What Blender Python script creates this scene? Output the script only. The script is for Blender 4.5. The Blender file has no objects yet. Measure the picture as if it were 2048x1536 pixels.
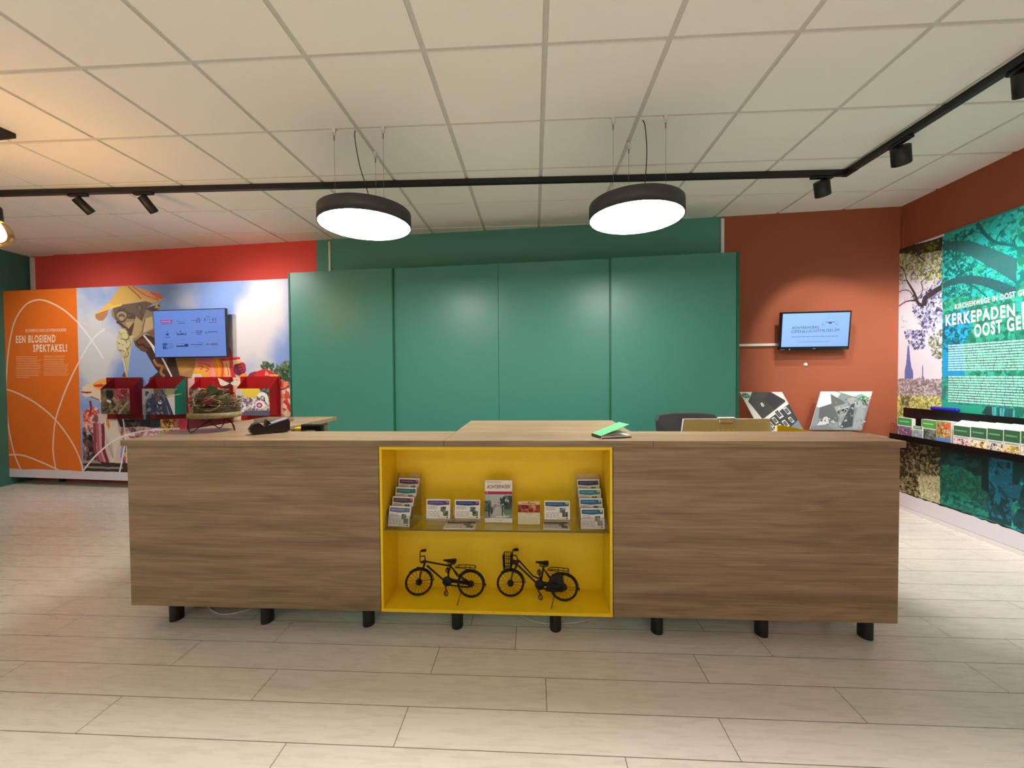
import bpy, math, random
import numpy as np
from mathutils import Vector, Matrix
random.seed(7)
S = bpy.context.scene
COL = S.collection
EYE = Vector((0, 0, 1.34))
FPX = 815.572
YAW, PITCH, ROLL = -0.0539806825, -0.0221578178, -0.0074591791
# ---------------------------------------------------------------- camera
def cam_axes():
    cy, sy, cp, sp, cr, sr = math.cos(YAW), math.sin(YAW), math.cos(PITCH), math.sin(PITCH), math.cos(ROLL), math.sin(ROLL)
    f = Vector((sy*cp, cy*cp, sp)); r0 = Vector((cy, -sy, 0)); u0 = r0.cross(f)
    return r0*cr + u0*sr, -r0*sr + u0*cr, f
RA, UA, FA = cam_axes()
cd = bpy.data.cameras.new('camera'); cam = bpy.data.objects.new('camera', cd); COL.objects.link(cam)
cd.sensor_width = 36; cd.lens = FPX/2048*36; cd.clip_start = .02
cam.matrix_world = Matrix(((RA.x, UA.x, -FA.x, EYE.x), (RA.y, UA.y, -FA.y, EYE.y), (RA.z, UA.z, -FA.z, EYE.z), (0, 0, 0, 1)))
S.camera = cam
# ---------------------------------------------------------------- world, exposure, added off-frame fill lights
w = bpy.data.worlds.new('world'); S.world = w; w.use_nodes = True
w.node_tree.nodes['Background'].inputs[0].default_value = (.6, .7, 1, 1)
w.node_tree.nodes['Background'].inputs[1].default_value = .02
S.view_settings.view_transform = 'Standard'; S.view_settings.look = 'None'
S.view_settings.exposure = 0.2; S.view_settings.gamma = 1; S.view_settings.use_curve_mapping = False
PENDANT_EMIT = 38.0
CEIL = 1.34 + 1.6115
def aim(o, d):
    o.rotation_euler = Vector(d).to_track_quat('-Z', 'Y').to_euler()
def spot(name, loc, target, energy, deg, blend=.6, col=(1, .95, .88), rad=.03):
    l = bpy.data.lights.new(name, 'SPOT'); l.energy = energy; l.spot_size = math.radians(deg); l.spot_blend = blend
    l.color = col; l.shadow_soft_size = rad
    o = bpy.data.objects.new(name, l); COL.objects.link(o); o.location = loc; aim(o, Vector(target)-Vector(loc)); return o
def area(name, loc, size, energy, col=(1, .97, .93)):
    l = bpy.data.lights.new(name, 'AREA'); l.shape = 'DISK'; l.size = size; l.energy = energy; l.color = col
    o = bpy.data.objects.new(name, l); COL.objects.link(o); o.location = loc; return o
# fill lights added without fittings, above and behind the camera
for x, y, e in [(-1.13, -.9, 370), (.67, -.9, 370), (-3.9, -.5, 480), (2.5, -1.0, 360), (-2.4, -3, 280), (1.5, -3, 280)]:
    spot('bounce_fill_light', (x, y, CEIL-.03), (x, y, 0), e, 96, 1.0, (.985, .985, 1), .3)  # unseen spots added so the floor bounces light up to the ceiling
for x, y, e in [(-1.13, -2.2, 9), (.67, -2.2, 9), (-3.6, -2.6, 18), (2.3, -2.6, 9)]:
    area('rear_fill_light', (x, y, CEIL-.03), .6, e)  # weak added fill for the counter front, no lamp built there
# ---------------------------------------------------------------- colours and materials
def lin(c):
    if isinstance(c, str): c = [int(c[i:i+2], 16) for i in (0, 2, 4)]
    return tuple((v/255/12.92 if v/255 <= .04045 else ((v/255+.055)/1.055)**2.4) for v in c[:3])
def mix(a, b, t): return tuple(a[i]+(b[i]-a[i])*t for i in range(3))
def hx(c): return tuple(int(c[i:i+2], 16) for i in (0, 2, 4)) if isinstance(c, str) else c
def new_mat(name):
    m = bpy.data.materials.new(name); m.use_nodes = True
    return m, m.node_tree.nodes, m.node_tree.links, m.node_tree.nodes['Principled BSDF']
def mat(name, col, rough=.5, metal=0, bump=0, scale=60, vary=.04, emit=0, spec=.5):
    m, N, L, B = new_mat(name)
    c = lin(col)
    B.inputs['Roughness'].default_value = rough; B.inputs['Metallic'].default_value = metal
    B.inputs['Specular IOR Level'].default_value = spec
    tc = N.new('ShaderNodeTexCoord'); no = N.new('ShaderNodeTexNoise'); no.inputs['Scale'].default_value = scale; no.inputs['Detail'].default_value = 3
    L.new(tc.outputs['Object'], no.inputs['Vector'])
    cr = N.new('ShaderNodeValToRGB'); cr.color_ramp.elements[0].position = .3; cr.color_ramp.elements[1].position = .7
    cr.color_ramp.elements[0].color = (*[v*(1-vary) for v in c], 1); cr.color_ramp.elements[1].color = (*[min(1, v*(1+vary)) for v in c], 1)
    L.new(no.outputs['Fac'], cr.inputs['Fac']); L.new(cr.outputs['Color'], B.inputs['Base Color'])
    if emit:
        L.new(cr.outputs['Color'], B.inputs['Emission Color']); B.inputs['Emission Strength'].default_value = emit
    if bump:
        bp = N.new('ShaderNodeBump'); bp.inputs['Strength'].default_value = bump; bp.inputs['Distance'].default_value = .002
        L.new(no.outputs['Fac'], bp.inputs['Height']); L.new(bp.outputs['Normal'], B.inputs['Normal'])
    return m
def print_mat(name, rough=.45, emit=0, spec=.4):
    m, N, L, B = new_mat(name)
    at = N.new('ShaderNodeAttribute'); at.attribute_name = 'Col'
    B.inputs['Roughness'].default_value = rough; B.inputs['Specular IOR Level'].default_value = spec
    if emit:
        B.inputs['Base Color'].default_value = (.02, .02, .02, 1)
        L.new(at.outputs['Color'], B.inputs['Emission Color']); B.inputs['Emission Strength'].default_value = emit
    else: L.new(at.outputs['Color'], B.inputs['Base Color'])
    return m
def clear_mat(name, tint=(.96, .97, .97), refl=.09, rough=.03, tcol=None):
    m, N, L, B = new_mat(name); N.remove(B)
    out = N['Material Output']; t = N.new('ShaderNodeBsdfTransparent'); g = N.new('ShaderNodeBsdfGlossy'); mx = N.new('ShaderNodeMixShader')
    lw = N.new('ShaderNodeLayerWeight'); lw.inputs['Blend'].default_value = .25
    ma = N.new('ShaderNodeMath'); ma.operation = 'MULTIPLY_ADD'; ma.inputs[1].default_value = .5; ma.inputs[2].default_value = refl
    L.new(lw.outputs['Fresnel'], ma.inputs[0]); L.new(ma.outputs[0], mx.inputs[0])
    t.inputs[0].default_value = (*tint, 1); g.inputs['Roughness'].default_value = rough
    L.new(t.outputs[0], mx.inputs[1]); L.new(g.outputs[0], mx.inputs[2]); L.new(mx.outputs[0], out.inputs[0]); return m
def wood_mat(name, cols, stretch=(1.1, 9, 9), rough=.5, fine=1.0, seed=0):
    """long-grained laminate: grain runs along local x"""
    m, N, L, B = new_mat(name); B.inputs['Roughness'].default_value = rough; B.inputs['Specular IOR Level'].default_value = .35
    tc = N.new('ShaderNodeTexCoord'); mp = N.new('ShaderNodeMapping'); mp.inputs['Scale'].default_value = stretch
    mp.inputs['Location'].default_value = (seed*3.1, seed*1.7, seed)
    L.new(tc.outputs['Object'], mp.inputs['Vector'])
    n1 = N.new('ShaderNodeTexNoise'); n1.inputs['Scale'].default_value = 1.2; n1.inputs['Detail'].default_value = 2; n1.inputs['Distortion'].default_value = .4
    L.new(mp.outputs[0], n1.inputs['Vector'])
    wv = N.new('ShaderNodeMath'); wv.operation = 'MULTIPLY'; wv.inputs[1].default_value = 34
    L.new(n1.outputs['Fac'], wv.inputs[0])
    sn = N.new('ShaderNodeMath'); sn.operation = 'SINE'; L.new(wv.outputs[0], sn.inputs[0])
    mp2 = N.new('ShaderNodeMapping'); mp2.inputs['Scale'].default_value = (3, 130, 130); L.new(tc.outputs['Object'], mp2.inputs['Vector'])
    n2 = N.new('ShaderNodeTexNoise'); n2.inputs['Scale'].default_value = 1; n2.inputs['Detail'].default_value = 4; L.new(mp2.outputs[0], n2.inputs['Vector'])
    mp3 = N.new('ShaderNodeMapping'); mp3.inputs['Scale'].default_value = (.7, 14, 14); L.new(tc.outputs['Object'], mp3.inputs['Vector'])
    n3 = N.new('ShaderNodeTexNoise'); n3.inputs['Scale'].default_value = 1; n3.inputs['Detail'].default_value = 3; L.new(mp3.outputs[0], n3.inputs['Vector'])
    a = N.new('ShaderNodeMath'); a.operation = 'MULTIPLY_ADD'; a.inputs[1].default_value = .10; L.new(sn.outputs[0], a.inputs[0]); L.new(n2.outputs['Fac'], a.inputs[2])
    b = N.new('ShaderNodeMath'); b.operation = 'MULTIPLY_ADD'; b.inputs[1].default_value = 1.1; L.new(n3.outputs['Fac'], b.inputs[0]); L.new(a.outputs[0], b.inputs[2])
    cr = N.new('ShaderNodeValToRGB'); e = cr.color_ramp.elements
    e[0].position = .72; e[0].color = (*lin(cols[0]), 1); e[1].position = 1.32/1.0 if False else .99; e[1].color = (*lin(cols[1]), 1)
    k = e.new(1.0); k.color = (*lin(cols[1]), 1)
    sc = N.new('ShaderNodeMapRange'); sc.inputs[1].default_value = .7; sc.inputs[2].default_value = 1.4
    L.new(b.outputs[0], sc.inputs[0]); e[0].position = .05; e[1].position = .5; e[1].color = (*lin(cols[1]), 1); k.color = (*lin(cols[2]), 1); k.position = .95
    L.new(sc.outputs[0], cr.inputs['Fac']); L.new(cr.outputs['Color'], B.inputs['Base Color'])
    return m
M = {}
M['ceil_tile'] = mat('ceiling_tile', (244, 241, 232), .9, bump=.15, scale=300, vary=.02)
M['ceil_bar'] = mat('ceiling_grid', (206, 204, 194), .7)
M['teal'] = mat('teal_paint', (88, 152, 136), .8, bump=.05, scale=200, vary=.02)
M['teal_cab'] = mat('teal_lacquer', (63, 133, 121), .37, scale=30, vary=.015, spec=.55)
M['teal_dark'] = mat('teal_edge', (20, 92, 66), .5)
M['grey_teal'] = mat('grey_teal_paint', (66, 124, 112), .8, vary=.02)
M['rust'] = mat('rust_paint', (158, 84, 56), .8, bump=.05, scale=200, vary=.02)
M['red'] = mat('red_paint', (232, 84, 74), .8, vary=.02)
M['cream'] = mat('cream_paint', (226, 218, 202), .8, vary=.02)
M['white'] = mat('white_plastic', (226, 222, 216), .5)
M['white_gloss'] = mat('white_gloss', (232, 230, 232), .3)
M['black'] = mat('black_metal', (24, 24, 26), .45)
M['blackgloss'] = mat('black_plastic', (18, 20, 24), .25)
M['rack'] = mat('black_rack', (10, 10, 12), .3)
M['charcoal'] = mat('charcoal_housing', (58, 56, 58), .5)
M['steel'] = mat('steel_wire', (150, 150, 150), .3, 1)
M['bike'] = mat('bronzed_black_metal', (16, 13, 12), .5, .3)
M['yellow'] = mat('yellow_laminate', (246, 208, 20), .5, scale=20, vary=.02)
M['yellow_folder'] = mat('yellow_plastic', (250, 210, 20), .5)
M['bulb'] = clear_mat('amber_glass', (1, .82, .5), .12)
M['acrylic'] = clear_mat('clear_acrylic', (.94, .94, .93), .10)
M['glass'] = clear_mat('shelf_glass', (.95, .97, .93), .10)
M['glass_edge'] = mat('shelf_glass_edge', (70, 84, 40), .15)
M['diffuser'] = mat('lamp_diffuser', (255, 249, 240), .5, vary=0, emit=PENDANT_EMIT)
M['filament'] = mat('filament', (255, 196, 110), .5, vary=0, emit=260)
M['oak'] = wood_mat('walnut_laminate', ((122, 101, 77), (142, 120, 93), (160, 137, 108)), rough=.5)
M['oak_top'] = wood_mat('walnut_laminate_top', ((122, 101, 77), (142, 120, 93), (160, 137, 108)), stretch=(1.1, 12, 12), rough=.4, seed=3)
M['chair'] = mat('dark_grey_fabric', (58, 60, 64), .8, bump=.3, scale=400)
M['gold'] = mat('smoked_gold_plastic', (216, 198, 134), .35, 0)
M['goldlogo'] = mat('gold_lettering', (250, 226, 130), .35, 0)
M['paper'] = mat('paper', (230, 228, 222), .7)
M['green_cover'] = mat('mint_cover', (104, 190, 140), .5)
M['blue'] = mat('blue_plastic', (28, 30, 190), .25)
M['maroon'] = mat('maroon_metal', (120, 14, 22), .45)
M['redbox'] = mat('red_metal', (168, 20, 28), .45)
M['tealbox'] = mat('teal_metal', (0, 128, 112), .45)
M['pinkmaroon'] = mat('wine_metal', (112, 26, 44), .45)
M['bark'] = mat('bark', (74, 62, 44), .9, bump=.8, scale=60, vary=.4)
M['slab'] = mat('cut_wood', (134, 122, 82), .7, bump=.3, scale=40, vary=.2)
M['twig'] = mat('twigs', (84, 62, 44), .9, scale=90, vary=.4)
M['twig2'] = mat('pale_twigs', (176, 152, 112), .8, scale=90, vary=.3)
M['leaf'] = mat('dark_leaf', (44, 60, 22), .5, scale=50, vary=.2)
M['moss'] = mat('moss', (70, 72, 34), .95, bump=.8, scale=120, vary=.4)
M['wing'] = mat('pale_wing', (244, 240, 232), .4)
M['berry'] = mat('dark_red_paper', (110, 24, 34), .6)
M['rustwire'] = mat('brown_wire', (60, 24, 16), .5, .4)
M['copper'] = mat('slate_blue_plastic', (128, 138, 160), .3)
M['print'] = print_mat('printed_foil', .5)
M['gprint'] = print_mat('glossy_print', .28)
M['screen'] = print_mat('lit_screen', .3, 1.0)
def cloud_mat(name, c0, c1, blobs, scale=1.6, rough=.5):
    """printed sky: noise clouds gathered around a few places (x, y, z, radius, amount) of the panel"""
    m, N, L, B = new_mat(name); B.inputs['Roughness'].default_value = rough
    ge = N.new('ShaderNodeNewGeometry'); no = N.new('ShaderNodeTexNoise'); no.inputs['Scale'].default_value = scale; no.inputs['Detail'].default_value = 5; no.inputs['Roughness'].default_value = .5
    L.new(ge.outputs['Position'], no.inputs['Vector']); cur = no.outputs['Fac']
    for x, y, z, r, a in blobs:
        d = N.new('ShaderNodeVectorMath'); d.operation = 'DISTANCE'; L.new(ge.outputs['Position'], d.inputs[0]); d.inputs[1].default_value = (x, y, z)
        mr = N.new('ShaderNodeMapRange'); mr.interpolation_type = 'SMOOTHSTEP'; mr.inputs[1].default_value = r; mr.inputs[2].default_value = r*.2; mr.inputs[3].default_value = 0; mr.inputs[4].default_value = a
        L.new(d.outputs['Value'], mr.inputs[0]); ad = N.new('ShaderNodeMath'); ad.operation = 'ADD'; L.new(cur, ad.inputs[0]); L.new(mr.outputs[0], ad.inputs[1]); cur = ad.outputs[0]
    cr = N.new('ShaderNodeValToRGB'); cr.color_ramp.elements[0].position = .54; cr.color_ramp.elements[1].position = .95
    cr.color_ramp.elements[0].color = (*lin(c0), 1); cr.color_ramp.elements[1].color = (*lin(c1), 1)
    L.new(cur, cr.inputs['Fac']); L.new(cr.outputs['Color'], B.inputs['Base Color']); return m
# floor laminate: per-plank tone from a face attribute, joints from UV
def floor_mat():
    m, N, L, B = new_mat('oak_laminate_floor')
    uv = N.new('ShaderNodeUVMap'); uv.uv_map = 'UVMap'; sp = N.new('ShaderNodeSeparateXYZ'); L.new(uv.outputs[0], sp.inputs[0])
    at = N.new('ShaderNodeAttribute'); at.attribute_name = 'Col'
    mp = N.new('ShaderNodeMapping'); mp.inputs['Scale'].default_value = (1.1, 8, 1)
    add = N.new('ShaderNodeVectorMath'); add.operation = 'MULTIPLY_ADD'; add.inputs[1].default_value = (9, 7, 5)
    L.new(at.outputs['Color'], add.inputs[0]); L.new(uv.outputs[0], add.inputs[2]); L.new(add.outputs[0], mp.inputs['Vector'])
    n1 = N.new('ShaderNodeTexNoise'); n1.inputs['Scale'].default_value = 1.5; n1.inputs['Detail'].default_value = 3; n1.inputs['Distortion'].default_value = .8
    L.new(mp.outputs[0], n1.inputs['Vector'])
    mu = N.new('ShaderNodeMath'); mu.operation = 'MULTIPLY'; mu.inputs[1].default_value = 40; L.new(n1.outputs['Fac'], mu.inputs[0])
    sn = N.new('ShaderNodeMath'); sn.operation = 'SINE'; L.new(mu.outputs[0], sn.inputs[0])
    n2 = N.new('ShaderNodeTexNoise'); n2.inputs['Scale'].default_value = 6; n2.inputs['Detail'].default_value = 5; L.new(mp.outputs[0], n2.inputs['Vector'])
    n3 = N.new('ShaderNodeTexNoise'); n3.inputs['Scale'].default_value = 1.1; L.new(mp.outputs[0], n3.inputs['Vector'])
    gate = N.new('ShaderNodeMapRange'); gate.inputs[1].default_value = .5; gate.inputs[2].default_value = .7; gate.inputs[3].default_value = 0; gate.inputs[4].default_value = .11
    L.new(n3.outputs['Fac'], gate.inputs[0])
    m1 = N.new('ShaderNodeMath'); m1.operation = 'MULTIPLY'; L.new(sn.outputs[0], m1.inputs[0]); L.new(gate.outputs[0], m1.inputs[1])
    a1 = N.new('ShaderNodeMath'); a1.operation = 'ADD'; L.new(m1.outputs[0], a1.inputs[0]); L.new(n2.outputs['Fac'], a1.inputs[1])
    sc = N.new('ShaderNodeSeparateColor'); L.new(at.outputs['Color'], sc.inputs[0])
    a2 = N.new('ShaderNodeMath'); a2.operation = 'MULTIPLY_ADD'; a2.inputs[1].default_value = .22; L.new(sc.outputs[0], a2.inputs[0]); L.new(a1.outputs[0], a2.inputs[2])
    cr = N.new('ShaderNodeValToRGB'); e = cr.color_ramp.elements
    e[0].position = .36; e[0].color = (*lin((219, 213, 203)), 1); e[1].position = .8; e[1].color = (*lin((230, 224, 215)), 1)
    L.new(a2.outputs[0], cr.inputs['Fac'])
    # joint lines
    def edge(o, size):
        q = N.new('ShaderNodeMath'); q.operation = 'SUBTRACT'; q.inputs[0].default_value = size; L.new(o, q.inputs[1])
        mn = N.new('ShaderNodeMath'); mn.operation = 'MINIMUM'; L.new(o, mn.inputs[0]); L.new(q.outputs[0], mn.inputs[1]); return mn.outputs[0]
    mn = N.new('ShaderNodeMath'); mn.operation = 'MINIMUM'; L.new(edge(sp.outputs[0], 1.2225), mn.inputs[0]); L.new(edge(sp.outputs[1], .181), mn.inputs[1])
    lt = N.new('ShaderNodeMapRange'); lt.inputs[1].default_value = .0008; lt.inputs[2].default_value = .0022; lt.inputs[3].default_value = 1; lt.inputs[4].default_value = 0
    L.new(mn.outputs[0], lt.inputs[0])
    mx = N.new('ShaderNodeMix'); mx.data_type = 'RGBA'; L.new(lt.outputs[0], mx.inputs[0]); L.new(cr.outputs[0], mx.inputs[6]); mx.inputs[7].default_value = (*lin((92, 80, 66)), 1)
    L.new(mx.outputs[2], B.inputs['Base Color'])
    B.inputs['Roughness'].default_value = .3; B.inputs['Specular IOR Level'].default_value = .5
    rr = N.new('ShaderNodeMapRange'); rr.inputs[3].default_value = .22; rr.inputs[4].default_value = .34; L.new(n2.outputs['Fac'], rr.inputs[0]); L.new(rr.outputs[0], B.inputs['Roughness'])
    bp = N.new('ShaderNodeBump'); bp.inputs['Strength'].default_value = .12; bp.inputs['Distance'].default_value = .002
    L.new(a1.outputs[0], bp.inputs['Height']); L.new(bp.outputs[0], B.inputs['Normal'])
    return m
M['floor'] = floor_mat()
# ---------------------------------------------------------------- object helpers
def world_of(o):
    v = Vector((0, 0, 0))
    while o: v += o.location; o = o.parent
    return v
def tag(o, label=None, cat=None, group=None, kind=None):
    if label: o['label'] = label
    if cat: o['category'] = cat
    if group: o['group'] = group
    if kind: o['kind'] = kind
    return o
def thing(name, label, cat, loc=(0, 0, 0), group=None):
    o = bpy.data.objects.new(name, None); COL.objects.link(o); o.location = loc; o.empty_display_size = .05
    return tag(o, label, cat, group)
class MB:
    """collects shapes; build() links them as one mesh object (vertices given in world space, or local when the parent sits at the origin)"""
    def __init__(s): s.v = []; s.f = []; s.m = []; s.sm = []
    def add(s, vs, fs, mi=0, smooth=False, X=None):
        b = len(s.v)
        s.v += [(X @ Vector(p)) if X else Vector(p) for p in vs]
        s.f += [tuple(i+b for i in f) for f in fs]; s.m += [mi]*len(fs); s.sm += [smooth]*len(fs); return s
    def box(s, x0, x1, y0, y1, z0, z1, mi=0, X=None, bev=0):
        if bev <= 0:
            vs = [(x, y, z) for z in (z0, z1) for y in (y0, y1) for x in (x0, x1)]
            return s.add(vs, [(0, 2, 3, 1), (4, 5, 7, 6), (0, 1, 5, 4), (2, 6, 7, 3), (0, 4, 6, 2), (1, 3, 7, 5)], mi, False, X)
        b = min(bev, (x1-x0)/2.01, (y1-y0)/2.01, (z1-z0)/2.01)
        rings = []
        def ring(i, z): return [(x0+i, y0+b, z), (x0+b, y0+i, z), (x1-b, y0+i, z), (x1-i, y0+b, z), (x1-i, y1-b, z), (x1-b, y1-i, z), (x0+b, y1-i, z), (x0+i, y1-b, z)]
        def inner(z): return [(x0+b, y0+b, z)]*2+[(x1-b, y0+b, z)]*2+[(x1-b, y1-b, z)]*2+[(x0+b, y1-b, z)]*2
        vs = ring(0, z0+b)+ring(0, z1-b); fs = [(i, (i+1) % 8, 8+(i+1) % 8, 8+i) for i in range(8)]
        top = [(x0+b, y0+b, z1), (x1-b, y0+b, z1), (x1-b, y1-b, z1), (x0+b, y1-b, z1)]; bot = [(p[0], p[1], z0) for p in top]
        vs += top+bot; T = 16; Bt = 20
        fs += [(T, T+1, T+2, T+3), (Bt+3, Bt+2, Bt+1, Bt)]
        fs += [(8+1, 8+2, T+1, T), (8+3, 8+4, T+2, T+1), (8+5, 8+6, T+3, T+2), (8+7, 8+0, T, T+3), (8+0, 8+1, T), (8+2, 8+3, T+1), (8+4, 8+5, T+2), (8+6, 8+7, T+3)]
        fs += [(2, 1, Bt, Bt+1), (4, 3, Bt+1, Bt+2), (6, 5, Bt+2, Bt+3), (0, 7, Bt+3, Bt), (1, 0, Bt), (3, 2, Bt+1), (5, 4, Bt+2), (7, 6, Bt+3)]
        return s.add(vs, fs, mi, False, X)
    def tube(s, pts, r, seg=8, mi=0, X=None, cap=True, closed=False):
        pts = [Vector(p) for p in pts]; n = len(pts)
        rs = r if isinstance(r, (list, tuple)) else [r]*n
        vs = []; up = None
        for i in range(n):
            if closed: d = pts[(i+1) % n]-pts[i-1]
            else: d = pts[min(i+1, n-1)]-pts[max(i-1, 0)]
            if d.length < 1e-9: d = Vector((0, 0, 1))
            d.normalize()
            if up is None:
                up = Vector((0, 0, 1)) if abs(d.z) < .9 else Vector((1, 0, 0))
            a = d.cross(up)
            if a.length < 1e-5: a = d.orthogonal()
            a.normalize(); b = a.cross(d); up = b
            for k in range(seg):
                t = 2*math.pi*k/seg; vs.append(pts[i]+a*math.cos(t)*rs[i]+b*math.sin(t)*rs[i])
        fs = []
        for i in range(n if closed else n-1):
            j = (i+1) % n
            for k in range(seg): fs.append((i*seg+k, i*seg+(k+1) % seg, j*seg+(k+1) % seg, j*seg+k))
        if cap and not closed: fs += [tuple(range(seg-1, -1, -1)), tuple((n-1)*seg+k for k in range(seg))]
        return s.add(vs, fs, mi, True, X)
    def lathe(s, prof, seg=24, mi=0, X=None, capb=True, capt=True, smooth=True):
        vs = []; fs = []
        for r, z in prof:
            for k in range(seg):
                t = 2*math.pi*k/seg; vs.append((r*math.cos(t), r*math.sin(t), z))
        for i in range(len(prof)-1):
            for k in range(seg): fs.append((i*seg+k, i*seg+(k+1) % seg, (i+1)*seg+(k+1) % seg, (i+1)*seg+k))
        s.add(vs, fs, mi, smooth, X)
        b = []
        if capb: s.add([vs[k] for k in range(seg)], [tuple(range(seg-1, -1, -1))], mi, False, X)
        if capt: s.add([vs[(len(prof)-1)*seg+k] for k in range(seg)], [tuple(range(seg))], mi, False, X)
        return s
    def prism(s, poly, axis, a0, a1, mi=0, X=None):
        """poly of 2-D points extruded along axis ('x','y','z') from a0 to a1"""
        def P(p, a):
            return {'x': (a, p[0], p[1]), 'y': (p[0], a, p[1]), 'z': (p[0], p[1], a)}[axis]
        n = len(poly); vs = [P(p, a0) for p in poly]+[P(p, a1) for p in poly]
        fs = [tuple(range(n-1, -1, -1)), tuple(range(n, 2*n))]+[(i, (i+1) % n, n+(i+1) % n, n+i) for i in range(n)]
        return s.add(vs, fs, mi, False, X)
    def build(s, name, mats, parent=None, label=None, fix=True):
        if not isinstance(mats, (list, tuple)): mats = [mats]
        off = world_of(parent) if parent else Vector((0, 0, 0))
        me = bpy.data.meshes.new(name); me.from_pydata([tuple(p-off) for p in s.v], [], s.f)
        for m in mats: me.materials.append(m)
        me.polygons.foreach_set('material_index', s.m); me.polygons.foreach_set('use_smooth', s.sm)
        me.update()
        if fix:
            import bmesh
            b = bmesh.new(); b.from_mesh(me); bmesh.ops.recalc_face_normals(b, faces=b.faces); b.to_mesh(me); b.free()
        o = bpy.data.objects.new(name, me); COL.objects.link(o)
        if parent: o.parent = parent
        if label: o['label'] = label
        return o
def sharp(o, deg=35):
    o.data.set_sharp_from_angle(angle=math.radians(deg)); return o
def copy_tree(o, parent=None):
    c = o.copy(); COL.objects.link(c); c.parent = parent
    for ch in list(o.children): copy_tree(ch, c)
    return c
def ray(px, py): return RA*((px-1024)/FPX) - UA*((py-768)/FPX) + FA
def at_z(px, py, z):
    d = ray(px, py); return EYE + d*((z-EYE.z)/d.z)
def at_y(px, py, y):
    d = ray(px, py); return EYE + d*(y/d.y)
class Frame:
    """a flat surface standing in the room: origin O, right U, up V, facing N"""
    def __init__(s, O, U, V=(0, 0, 1)):
        s.O = Vector(O); s.U = Vector(U).normalized(); s.V = Vector(V).normalized(); s.N = s.U.cross(s.V).normalized()
    def w(s, u, v, n=0): return s.O + s.U*u + s.V*v + s.N*n
    def pix(s, px, py):
        d = ray(px, py); t = (s.O-EYE).dot(s.N)/d.dot(s.N); q = EYE+d*t-s.O
        return (q.dot(s.U), q.dot(s.V))
    def M(s):
        return Matrix(((s.U.x, s.V.x, s.N.x, s.O.x), (s.U.y, s.V.y, s.N.y, s.O.y), (s.U.z, s.V.z, s.N.z, s.O.z), (0, 0, 0, 1)))
BW = -.0865
def back_frame(c, x=0): return Frame((x, c+BW*x, 0), (1, BW, 0))
def right_frame(k, y=3.5): return Frame((k+.039*y, y, 0), (-.039, -1, 0))
_tc = {}
def text_mesh(s, bold=0, res=5):
    key = (s, bold)
    if key in _tc: return _tc[key]
    cu = bpy.data.curves.new('t', 'FONT'); cu.body = s; cu.size = 1; cu.offset = bold; cu.resolution_u = res; cu.space_character = 1+bold*6
    o = bpy.data.objects.new('t', cu); COL.objects.link(o)
    me = o.to_mesh(); vs = [(v.co.x, v.co.y) for v in me.vertices]; fs = [tuple(p.vertices) for p in me.polygons]
    o.to_mesh_clear(); bpy.data.objects.remove(o); bpy.data.curves.remove(cu)
    x0 = min(v[0] for v in vs); x1 = max(v[0] for v in vs)
    _tc[key] = ([((x-x0), y) for x, y in vs], fs, x1-x0); return _tc[key]
CAP = .72
def inside(p, poly):
    x, y = p; c = False; n = len(poly)
    for i in range(n):
        x1, y1 = poly[i]; x2, y2 = poly[i-1]
        if (y1 > y) != (y2 > y) and x < (x2-x1)*(y-y1)/(y2-y1)+x1: c = not c
    return c
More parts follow.
